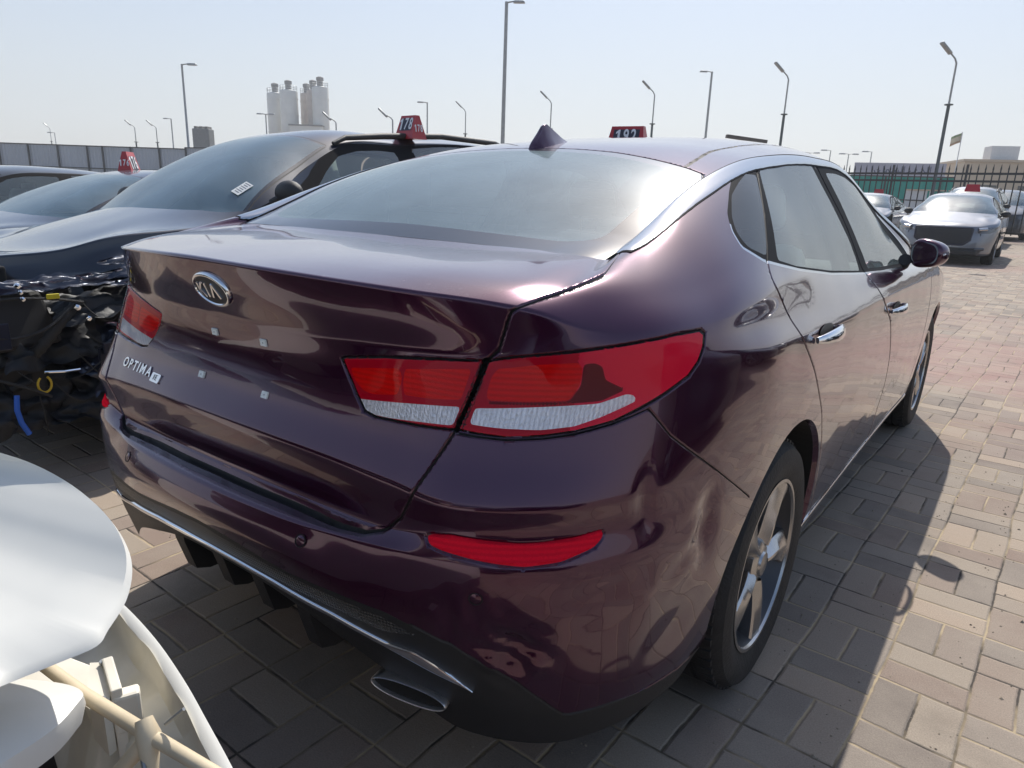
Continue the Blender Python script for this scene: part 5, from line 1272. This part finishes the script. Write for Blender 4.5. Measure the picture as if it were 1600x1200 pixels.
mast(-27.3,37.0,12,math.radians(30),'tallest grey lamp mast in the middle of the photo',.9,r0=.14)
mast(-57.8,33.6,10,math.radians(35),'leaning grey lamp mast left of the silos',1.0)
mast(-25.7,66.1,12,A,'thin mast with one lamp left of the maroon roof rear edge',.9,r0=.13)
mast(-49.9,54.3,9,A,'small single lamp mast above red board 178',.8,r0=.09)
mast(-102,56.9,9,A,'short lamp mast between the silos and board 176',.9)
mast(-69.2,49.4,8,A,'small double lamp mast in front of the left silos',.8,True,r0=.09)
mast(-170,69,9,A,'faint lamp mast behind the hoarding at far left',1.2)
for i,(U,Vv) in enumerate(((-35,138),(-32,140),(-29.3,141.8),(-26,144))):
    mast(U,Vv,9+.5*(i%2),A,('leftmost','second','third','rightmost')[i]+' of four tiny far lamp masts above the iron fence',1.4,i%2==0,r0=.12)
# ---------------------------------------------------------------- silos
pmat('silo_steel',(.60,.60,.56),.5,.2,var=.10,vscale=.35)
pmat('silo_rust',(.52,.45,.39),.6,.1,var=.16,vscale=.4)
pmat('filter_grey',(.15,.145,.135),.6,var=.2,vscale=2)
C0=Vector((1.328,-.663,0));dirv=lambda p:(Vector(p)-C0)
def silo(x,y,rad,zt,mat,label):
    r=empty('silo',(x,y,0),0,label,'silo','cement silos')
    m=MB();m.lathe([(.6,2.0),(rad,5.5),(rad,zt),(rad*.96,zt+.25),(.2,zt+.7)],28);m.build('tank',MT[mat],r,30)
    m=MB()
    for z in (8,11.5,15,18.5): m.lathe([(rad+.0,z-.06),(rad+.09,z-.05),(rad+.09,z+.05),(rad,z+.06)],28)
    m.build('band',MT[mat],r,30)
    m=MB();m.lathe([(.2,zt+.5),(.65,zt+.6),(.65,zt+1.6),(.8,zt+1.7),(.8,zt+2.3),(.3,zt+2.5)],14);m.build('filter',MT['filter_grey'],r,30)
    m=MB();n=14
    for k in range(n):
        t=2*math.pi*k/n;m.tube([(rad*.95*math.cos(t),rad*.95*math.sin(t),zt+.2),(rad*.95*math.cos(t),rad*.95*math.sin(t),zt+1.3)],.035,4)
    for z in (zt+.8,zt+1.3): m.tube([(rad*.95*math.cos(2*math.pi*k/n),rad*.95*math.sin(2*math.pi*k/n),z) for k in range(n+1)],.035,4,cap=False)
    m.build('guard_rail',MT['steel_pole'],r)
    m=MB()
    for k in range(4):
        t=math.pi/4+math.pi/2*k;m.tube([(rad*.9*math.cos(t),rad*.9*math.sin(t),0),(rad*.9*math.cos(t),rad*.9*math.sin(t),6)],.16,6)
    m.build('leg',MT['steel_pole'],r);return r
silo(-145.0,106.0,1.85,19.6,'silo_steel','leftmost pale silo, half hidden behind its neighbour')
silo(-139.2,105.3,1.95,19.8,'silo_steel','second silo from the left, widest and palest')
silo(-140.2,111.0,1.45,19.9,'silo_rust','left silo of the right hand trio, with brown streaks')
silo(-136.6,110.0,1.45,20.3,'silo_rust','middle silo of the right hand trio, brownest')
silo(-133.2,109.2,1.80,20.7,'silo_steel','rightmost silo, pale grey')
bd=empty('plant_building',(-134.5,106.5,0),.65,'low grey plant building at the foot of the silos','building')
m=MB();m.box((0,0,6.3),(7,4,12.6));m.build('wall',MT['silo_steel'],bd);m=MB();m.box((0,0,12.75),(7.4,4.4,.3));m.build('roof',MT['filter_grey'],bd)
hb=empty('rooftop_tank',(-76,46,0),.6,'dark grey block standing above the hoarding beside the leaning mast','tank')
m=MB();m.box((0,0,3.15),(1.9,1.4,6.3),bev=.1);m.build('block',pmat('block_grey',(.16,.17,.17),.7,var=.15),hb);m=MB()
for k in range(3): m.box((-.6+k*.6,0,6.42),(.30,1.1,.25))
m.build('vent',MT['filter_grey'],hb)
# ---------------------------------------------------------------- grey hoarding on the left
pmat('hoarding_grey',(.36,.40,.45),.55,.2,var=.08,vscale=.4)
pmat('hoarding_line',(.035,.038,.042),.6)
def hoarding(pts,h,label,name='hoarding',pan=2.3,mat='hoarding_grey',group=None):
    r=empty(name,(pts[0][0],pts[0][1],0),0,label,'fence',group);o=Vector((pts[0][0],pts[0][1],0))
    for i in range(len(pts)-1):
        a=Vector((*pts[i],0))-o;b=Vector((*pts[i+1],0))-o;L_=(b-a).length;u=(b-a)/L_;nrm=Vector((-u.y,u.x,0));T=frame(a,u,nrm,(0,0,1))
        m=MB();n=max(1,round(L_/.25))
        V=[];F=[]
        for k in range(n*2+1):
            x=L_*k/(n*2);y=.02 if k%2 else -.02
            V+=[(x,y,0),(x,y,h)]
        F=[(2*k,2*k+2,2*k+3,2*k+1) for k in range(n*2)]
        m.add(V,F,T);m.build('sheet',MT[mat],r)
        m=MB()
        for z in (h*.48,h-.04): m.box((L_/2,-.06,z),(L_,.06,.07),T)
        m.build('rail',MT['hoarding_line'],r)
        for k in range(int(L_/pan)+1):
            m=MB();m.box((k*pan,-.08,h/2),(.10,.10,h),T);m.build('post',MT['hoarding_line'],r)
    return r
hoarding([(-150,-45),(-112,-8),(-86,13.5),(-65.2,22.3),(-58.6,27.0),(-52.8,30.5)],3.25,'long grey sheet hoarding closing the yard on the far left')
hoarding([(-52.8,30.5),(-40,33.2),(-30,36)],3.35,'grey hoarding running on behind the black suv')
# ---------------------------------------------------------------- iron fence, green hoarding and buildings on the right
pmat('iron_black',(.022,.024,.026),.5,.3)
pmat('mesh_green',(.008,.27,.22),.75,var=.15,vscale=.6)
fe=empty('iron_fence',(-16.5,36.0,0),0,'black iron railing with spikes behind the parked cars on the right','fence')
a=Vector((0,0,0));b=Vector((36,-13.3,0));u=(b-a).normalized();T=frame(a,u,(-u.y,u.x,0),(0,0,1));Lf=(b-a).length;bay=2.7;nb=int(Lf/bay)
def bay_mesh():
    m=MB()
    for k in range(11):
        x=.12+k*.245;m.box((x,0,1.32),(.032,.032,2.2));m.prism([(x-.028,-.01),(x+.028,-.01),(x+.028,.01),(x-.028,.01)],2.42,2.62,None,.05)
    for z in (.30,2.02,2.28): m.box((bay/2,0,z),(bay,.045,.075))
    return m
pr=None
for k in range(nb):
    if pr is None: pr=bay_mesh().build('panel',MT['iron_black'],fe);o=pr
    else: o=pr.copy();COL.objects.link(o)
    o.matrix_local=T@Matrix.Translation((k*bay,0,0))
    q=MB();q.box((0,0,1.3),(.06,.06,2.6));q=q.build('post',MT['iron_black'],fe);q.matrix_local=T@Matrix.Translation((k*bay,0,0))
hoarding([(-30,44.5),(-22,47.5),(-3.6,50.8)],2.75,'teal green hoarding behind the iron fence','green_hoarding',3.0,'mesh_green')
pmat('wall_lavender',(.36,.35,.42),.8,var=.05);pmat('wall_beige',(.50,.40,.29),.85,var=.06,vscale=.3);pmat('wall_white',(.60,.61,.62),.8,var=.05);pmat('sign_ink',(.06,.07,.14),.6)
b1=empty('shop_building',(-9.6,69.4,0),math.radians(10),'low building with a lavender sign of dark arabic lettering over the green hoarding','building')
m=MB();m.box((0,2.5,1.7),(7.2,5,3.4));m.build('wall',MT['wall_white'],b1)
m=MB();m.box((0,-.15,3.75),(6.9,.25,1.15));sg=m.build('sign_board',MT['wall_lavender'],b1)
# arabic style lettering written with strokes (right to left)
st=MB();T=Matrix.Translation((0,-.30,3.72))@Matrix.Rotation(math.pi/2,4,'X')
def stroke(pts,w=.085):
    for (x0,y0),(x1,y1) in zip(pts[:-1],pts[1:]):
        d=Vector((x1-x0,y1-y0,0));
        if d.length<1e-4: continue
        u_=d.normalized();n_=Vector((-u_.y,u_.x,0))*w/2;e_=u_*w*.3
        q=[Vector((x0,y0,0))-n_-e_,Vector((x1,y1,0))-n_+e_,Vector((x1,y1,0))+n_+e_,Vector((x0,y0,0))+n_-e_]
        st.prism([(p.x,p.y) for p in q],0,.02,T)
dot=lambda x,y:stroke([(x-.03,y),(x+.03,y)],.06)
base=-.12
def alef(x): stroke([(x,base),(x,base+.48)])
def curve(x,w_,d): stroke([(x+w_*math.cos(t),base+d*math.sin(t)) for t in [math.pi*i/6 for i in range(0,7)]])
stroke([(2.35,base),(2.35,base+.45)]);stroke([(2.15,base+.45),(2.15,base),(1.95,base)]);stroke([(1.95,base),(1.80,base+.22),(1.66,base)]);stroke([(1.66,base),(1.45,base)]);dot(1.55,base-.14);dot(1.75,base+.36)
stroke([(1.36,base+.18),(1.22,base+.2),(1.18,base),(1.0,base-.02)]);stroke([(.9,base+.10),(.8,base),(.62,base-.05)])
stroke([(.42,base),(.42,base+.45)]);stroke([(.24,base+.45),(.24,base),(-.02,base)]);stroke([(-.02,base),(-.02,base+.16)]);stroke([(-.02,base),(-.24,base)]);dot(-.12,base+.3)
stroke([(-.24,base),(-.24,base+.15),(-.34,base),(-.34,base+.15),(-.44,base),(-.70,base)]);dot(-.6,base-.15)
stroke([(-.70,base),(-.78,base+.18),(-.94,base+.14),(-.9,base),(-1.15,base)]);stroke([(-1.15,base),(-1.15,base+.45)])
stroke([(-1.42,base+.12),(-1.5,base-.1),(-1.75,base-.12),(-1.85,base+.1)]);dot(-1.62,base+.14);stroke([(-2.05,base),(-2.05,base+.45)])
st.build('sign_lettering',MT['sign_ink'],sg)
m=MB();m.box((0,-.2,3.08),(7.3,.5,.14));m.build('canopy',MT['wall_white'],b1)
b2=empty('beige_building',(4.2,76.5,0),math.radians(30)*.66,'long beige building with a pale box on its roof at the right edge','building')
m=MB();m.box((0,4,2.35),(20,8,4.7));m.build('wall',MT['wall_beige'],b2);m=MB();m.box((0,4,4.78),(20.3,8.3,.2));m.build('parapet',MT['wall_beige'],b2)
m=MB();m.box((-6.8,2.2,5.4),(2.1,2.0,1.3));m.build('roof_box',MT['wall_white'],b2)
m=MB()
for k in range(6):
    m=MB();m.box((-8+k*3.0,-.03,2.2),(1.4,.08,1.2));m.build('window',MT['privacy_glass'],b2)
fl=empty('flag_pole',(-5.6,71.0,0),0,'small flag on a thin pole over the corner of the beige building','flag')
m=MB();m.tube([(0,0,0),(0,0,6.9)],.04,6);m.build('pole',MT['wall_white'],fl)
V=[];F=[]
for i in range(7):
    for j in range(5): V.append((-.75*i/6,.12*math.sin(i*1.2+j*.4),6.85-.75*j/4-.35*i/6))
F=[(i*5+j,(i+1)*5+j,(i+1)*5+j+1,i*5+j+1) for i in range(6) for j in range(4)]
fm=pobj('flag_cloth',V,F,[pmat('flag_green',(.20,.26,.12),.8),pmat('flag_white',(.55,.48,.34),.8),pmat('flag_red',(.38,.24,.13),.8)],fl,60,[0 if j==0 else (1 if j<3 else 2) for i in range(6) for j in range(4)])
# low wall behind the iron fence, right
m=MB();lw=empty('boundary_wall',(2.2,52.5,0),.25,'pale low wall seen through the iron fence under the beige building','wall')
m.box((0,0,.95),(17,.25,1.9));m.build('wall',MT['wall_white'],lw);m=MB();m.box((0,0,1.94),(17.1,.4,.08));m.build('coping',MT['wall_beige'],lw)
# long dark gantry behind the roof of the maroon sedan
gt=empty('sign_gantry',(-9.55,30.7,0),math.radians(36),'dark flat gantry bar showing just above the maroon roof on the right','gantry')
m=MB();m.box((0,0,0),(1.72,.3,.13),Matrix.Translation((0,0,3.56))@Matrix.Rotation(.10,4,'Y'));m.build('beam',pmat('gantry_brown',(.10,.085,.075),.7),gt)
for x in (-.6,.6):
    m=MB();m.lathe([(.06,0),(.06,3.5)],8,Matrix.Translation((x,0,0)));m.build('post',MT['dark_pole'],gt)
# ---------------------------------------------------------------- ground
def pavers():
    m,nt,b=node_mat('basket_pavers');L=nt.links.new
    def N(t,**k):
        n=nt.nodes.new(t)
        for a,v in k.items(): setattr(n,a,v)
        return n
    def M(op,a,b_=None,c=None):
        n=N('ShaderNodeMath',operation=op)
        for i,v in enumerate((a,b_,c)):
            if v is None: continue
            if isinstance(v,(int,float)): n.inputs[i].default_value=v
            else: L(v,n.inputs[i])
        return n.outputs[0]
    tc=N('ShaderNodeTexCoord')
    ns=N('ShaderNodeTexNoise');ns.inputs['Scale'].default_value=9;ns.inputs['Detail'].default_value=3;L(tc.outputs['Object'],ns.inputs['Vector'])
    ns2=N('ShaderNodeTexNoise');ns2.inputs['Scale'].default_value=1.1;ns2.inputs['Detail'].default_value=2;L(tc.outputs['Object'],ns2.inputs['Vector'])
    mp=N('ShaderNodeMapping');mp.inputs['Location'].default_value=(-.915,-.28,0);mp.inputs['Rotation'].default_value=(0,0,math.radians(2.3));L(tc.outputs['Object'],mp.inputs['Vector'])
    wob=N('ShaderNodeVectorMath',operation='SUBTRACT');L(ns.outputs['Color'],wob.inputs[0]);wob.inputs[1].default_value=(.5,.5,.5)
    wob2=N('ShaderNodeVectorMath',operation='SUBTRACT');L(ns2.outputs['Color'],wob2.inputs[0]);wob2.inputs[1].default_value=(.5,.5,.5)
    sc1=N('ShaderNodeVectorMath',operation='SCALE');L(wob.outputs[0],sc1.inputs[0]);sc1.inputs['Scale'].default_value=.007
    sc2=N('ShaderNodeVectorMath',operation='SCALE');L(wob2.outputs[0],sc2.inputs[0]);sc2.inputs['Scale'].default_value=.05
    ad=N('ShaderNodeVectorMath',operation='ADD');L(mp.outputs[0],ad.inputs[0]);L(sc1.outputs[0],ad.inputs[1])
    ad2=N('ShaderNodeVectorMath',operation='ADD');L(ad.outputs[0],ad2.inputs[0]);L(sc2.outputs[0],ad2.inputs[1])
    sp=N('ShaderNodeSeparateXYZ');L(ad2.outputs[0],sp.inputs[0])
    Lm=.2125
    u=M('DIVIDE',sp.outputs[0],Lm);v=M('DIVIDE',sp.outputs[1],Lm)
    cu=M('FLOOR',u);cv=M('FLOOR',v);par=M('FLOORED_MODULO',M('ADD',cu,cv),2.0)
    fu=M('SUBTRACT',u,cu);fv=M('SUBTRACT',v,cv)
    # s runs across the pair, t along the bricks
    def mix(a,b_): # par? a : b
        return M('ADD',M('MULTIPLY',a,par),M('MULTIPLY',b_,M('SUBTRACT',1.0,par)))
    s_=mix(fu,fv);t_=mix(fv,fu)
    s2=M('MULTIPLY',s_,2.0);half=M('FLOOR',s2);fs_=M('SUBTRACT',s2,half)
    ds=M('MULTIPLY',M('MINIMUM',fs_,M('SUBTRACT',1.0,fs_)),Lm/2);dt=M('MULTIPLY',M('MINIMUM',t_,M('SUBTRACT',1.0,t_)),Lm)
    d=M('MINIMUM',ds,dt)
    # chipped, uneven edges
    ch=N('ShaderNodeTexNoise');ch.inputs['Scale'].default_value=38;ch.inputs['Detail'].default_value=5;L(tc.outputs['Object'],ch.inputs['Vector'])
    dd=M('ADD',d,M('MULTIPLY',M('SUBTRACT',ch.outputs['Fac'],.5),.005))
    jm=N('ShaderNodeMapRange');jm.interpolation_type='SMOOTHSTEP';jm.inputs['From Min'].default_value=.0016;jm.inputs['From Max'].default_value=.0042;L(dd,jm.inputs['Value'])
    hgt=N('ShaderNodeMapRange');hgt.interpolation_type='SMOOTHSTEP';hgt.inputs['From Min'].default_value=.0005;hgt.inputs['From Max'].default_value=.0085;L(dd,hgt.inputs['Value'])
    # brick identity
    cb=N('ShaderNodeCombineXYZ');L(cu,cb.inputs[0]);L(cv,cb.inputs[1]);L(half,cb.inputs[2])
    wn=N('ShaderNodeTexWhiteNoise',noise_dimensions='3D');L(cb.outputs[0],wn.inputs['Vector'])
    cr=N('ShaderNodeValToRGB');cr.color_ramp.interpolation='LINEAR'
    e=cr.color_ramp.elements;e[0].position=0;e[0].color=(.165,.135,.115,1);e[1].position=1;e[1].color=(.37,.285,.215,1)
    for p,c in ((.3,(.27,.225,.185,1)),(.55,(.235,.17,.135,1)),(.8,(.31,.255,.20,1))):
        x=e.new(p);x.color=c
    L(wn.outputs['Value'],cr.inputs[0])
    # patches of pinker blocks, as laid
    zn=N('ShaderNodeTexNoise');zn.inputs['Scale'].default_value=.22;zn.inputs['Detail'].default_value=1
    cb2=N('ShaderNodeCombineXYZ');L(M('MULTIPLY',cu,Lm),cb2.inputs[0]);L(M('MULTIPLY',cv,Lm),cb2.inputs[1]);L(cb2.outputs[0],zn.inputs['Vector'])
    zr_=N('ShaderNodeMapRange');zr_.inputs['From Min'].default_value=.50;zr_.inputs['From Max'].default_value=.60;L(zn.outputs['Fac'],zr_.inputs['Value'])
    pk=N('ShaderNodeMix',data_type='RGBA');pk.blend_type='MIX';bnd=N('ShaderNodeMapRange');bnd.inputs['From Min'].default_value=1.35;bnd.inputs['From Max'].default_value=.95;L(M('ABSOLUTE',M('SUBTRACT',M('MULTIPLY',cv,Lm),5.9)),bnd.inputs['Value'])
    L(M('MAXIMUM',M('MULTIPLY',zr_.outputs[0],.50),M('MULTIPLY',bnd.outputs[0],.72)),pk.inputs['Factor']);L(cr.outputs[0],pk.inputs['A']);pk.inputs['B'].default_value=(.32,.19,.165,1)
    # dirt and sand dust
    dn=N('ShaderNodeTexNoise');dn.inputs['Scale'].default_value=2.3;dn.inputs['Detail'].default_value=9;dn.inputs['Roughness'].default_value=.68;L(tc.outputs['Object'],dn.inputs['Vector'])
    dr=N('ShaderNodeMapRange');dr.inputs['From Min'].default_value=.38;dr.inputs['From Max'].default_value=.72;dr.inputs['To Max'].default_value=.55;L(dn.outputs['Fac'],dr.inputs['Value'])
    du=N('ShaderNodeMix',data_type='RGBA');L(dr.outputs[0],du.inputs['Factor']);L(pk.outputs['Result'],du.inputs['A']);du.inputs['B'].default_value=(.36,.31,.25,1)
    gn=N('ShaderNodeTexNoise');gn.inputs['Scale'].default_value=260;gn.inputs['Detail'].default_value=3;L(tc.outputs['Object'],gn.inputs['Vector'])
    gr=N('ShaderNodeMapRange');gr.inputs['To Min'].default_value=.62;gr.inputs['To Max'].default_value=1.38;L(gn.outputs['Fac'],gr.inputs['Value'])
    gm=N('ShaderNodeVectorMath',operation='SCALE');L(du.outputs['Result'],gm.inputs[0]);L(gr.outputs[0],gm.inputs['Scale'])
    # old oil drips and tyre dirt
    on_=N('ShaderNodeTexNoise');on_.inputs['Scale'].default_value=1.35;on_.inputs['Detail'].default_value=5;on_.inputs['Roughness'].default_value=.55;L(tc.outputs['Object'],on_.inputs['Vector'])
    orr=N('ShaderNodeMapRange');orr.inputs['From Min'].default_value=.60;orr.inputs['From Max'].default_value=.74;orr.inputs['To Max'].default_value=.55;L(on_.outputs['Fac'],orr.inputs['Value'])
    om=N('ShaderNodeMix',data_type='RGBA');L(orr.outputs[0],om.inputs['Factor']);L(gm.outputs[0],om.inputs['A']);om.inputs['B'].default_value=(.075,.062,.052,1)
    gm=om;gm_out=om.outputs['Result']
    # joint: sand where filled, dark where open
    jn=N('ShaderNodeTexNoise');jn.inputs['Scale'].default_value=3.2;jn.inputs['Detail'].default_value=4;L(tc.outputs['Object'],jn.inputs['Vector'])
    jr=N('ShaderNodeMapRange');jr.inputs['From Min'].default_value=.42;jr.inputs['From Max'].default_value=.58;L(jn.outputs['Fac'],jr.inputs['Value'])
    jc=N('ShaderNodeMix',data_type='RGBA');L(jr.outputs[0],jc.inputs['Factor']);jc.inputs['A'].default_value=(.055,.045,.036,1);jc.inputs['B'].default_value=(.42,.33,.21,1)
    fc_=N('ShaderNodeMix',data_type='RGBA');L(jm.outputs[0],fc_.inputs['Factor']);L(jc.outputs['Result'],fc_.inputs['A']);L(gm_out,fc_.inputs['B'])
    L(fc_.outputs['Result'],b.inputs['Base Color']);b.inputs['Roughness'].default_value=.88
    # height: recessed joints, each block tilted a little, rough face
    tl=N('ShaderNodeTexWhiteNoise',noise_dimensions='3D');L(cb.outputs[0],tl.inputs['Vector'])
    ts=N('ShaderNodeSeparateXYZ');L(tl.outputs['Color'],ts.inputs[0])
    tilt=M('ADD',M('MULTIPLY',M('SUBTRACT',ts.outputs[0],.5),M('SUBTRACT',fu,.5)),M('MULTIPLY',M('SUBTRACT',ts.outputs[1],.5),M('SUBTRACT',fv,.5)))
    hh=M('ADD',M('ADD',M('MULTIPLY',hgt.outputs[0],1.0),M('MULTIPLY',tilt,.7)),M('ADD',M('MULTIPLY',gn.outputs['Fac'],.22),M('MULTIPLY',ch.outputs['Fac'],.35)))
    bp=N('ShaderNodeBump');bp.inputs['Strength'].default_value=.75;bp.inputs['Distance'].default_value=.004;L(hh,bp.inputs['Height']);L(bp.outputs[0],b.inputs['Normal'])
    return m
g=pobj('paved_ground',[(-400,-400,0),(400,-400,0),(400,400,0),(-400,400,0)],[(0,1,2,3)],pavers());tag(g,kind='structure')

# loose grit and small stones swept into the joints
rg_=random.Random(5);gb=MB()
for i in range(2600):
    x=rg_.uniform(-3.2,4.2) if i%2 else rg_.uniform(.6,2.4);y=rg_.uniform(-.6,7.5)*(rg_.random()**.5);r_=rg_.uniform(.0012,.0045)*(1 if rg_.random()<.96 else 2.2)
    if i%3: 
        k_=round((x-.915)/.2125);x=.915+k_*.2125+rg_.gauss(0,.012)+(y-.9)*.04
    V=[(x+r_*rg_.uniform(.6,1.2)*math.cos(t),y+r_*rg_.uniform(.6,1.2)*math.sin(t),.0002) for t in (0,1.3,2.5,3.7,5.0)];V.append((x,y,r_*rg_.uniform(.7,1.1)))
    gb.add(V,[(k,(k+1)%5,5) for k in range(5)])
tag(gb.build('loose_grit',pmat('grit',(.30,.25,.19),.9,var=.3,vscale=9)),'small stones and sand grit scattered over the pavers','grit',kind='stuff')
# ---------------------------------------------------------------- dusty air
hm=bpy.data.materials.new('dusty_air');hm.use_nodes=True;n_=hm.node_tree.nodes;n_.remove(n_['Principled BSDF'])
pv=n_.new('ShaderNodeVolumePrincipled');pv.inputs['Color'].default_value=(.86,.90,.95,1);pv.inputs['Density'].default_value=.0013;pv.inputs['Anisotropy'].default_value=.3
hm.node_tree.links.new(pv.outputs[0],n_['Material Output'].inputs['Volume'])
V=[(x,y,z) for z in (-1,32) for y in (-410,410) for x in (-410,410)]
hz_=pobj('haze',V,[(0,2,3,1),(4,5,7,6),(0,1,5,4),(2,6,7,3),(0,4,6,2),(1,3,7,5)],hm);tag(hz_,kind='stuff',label='thin dusty haze in the air over the whole yard',cat='haze')
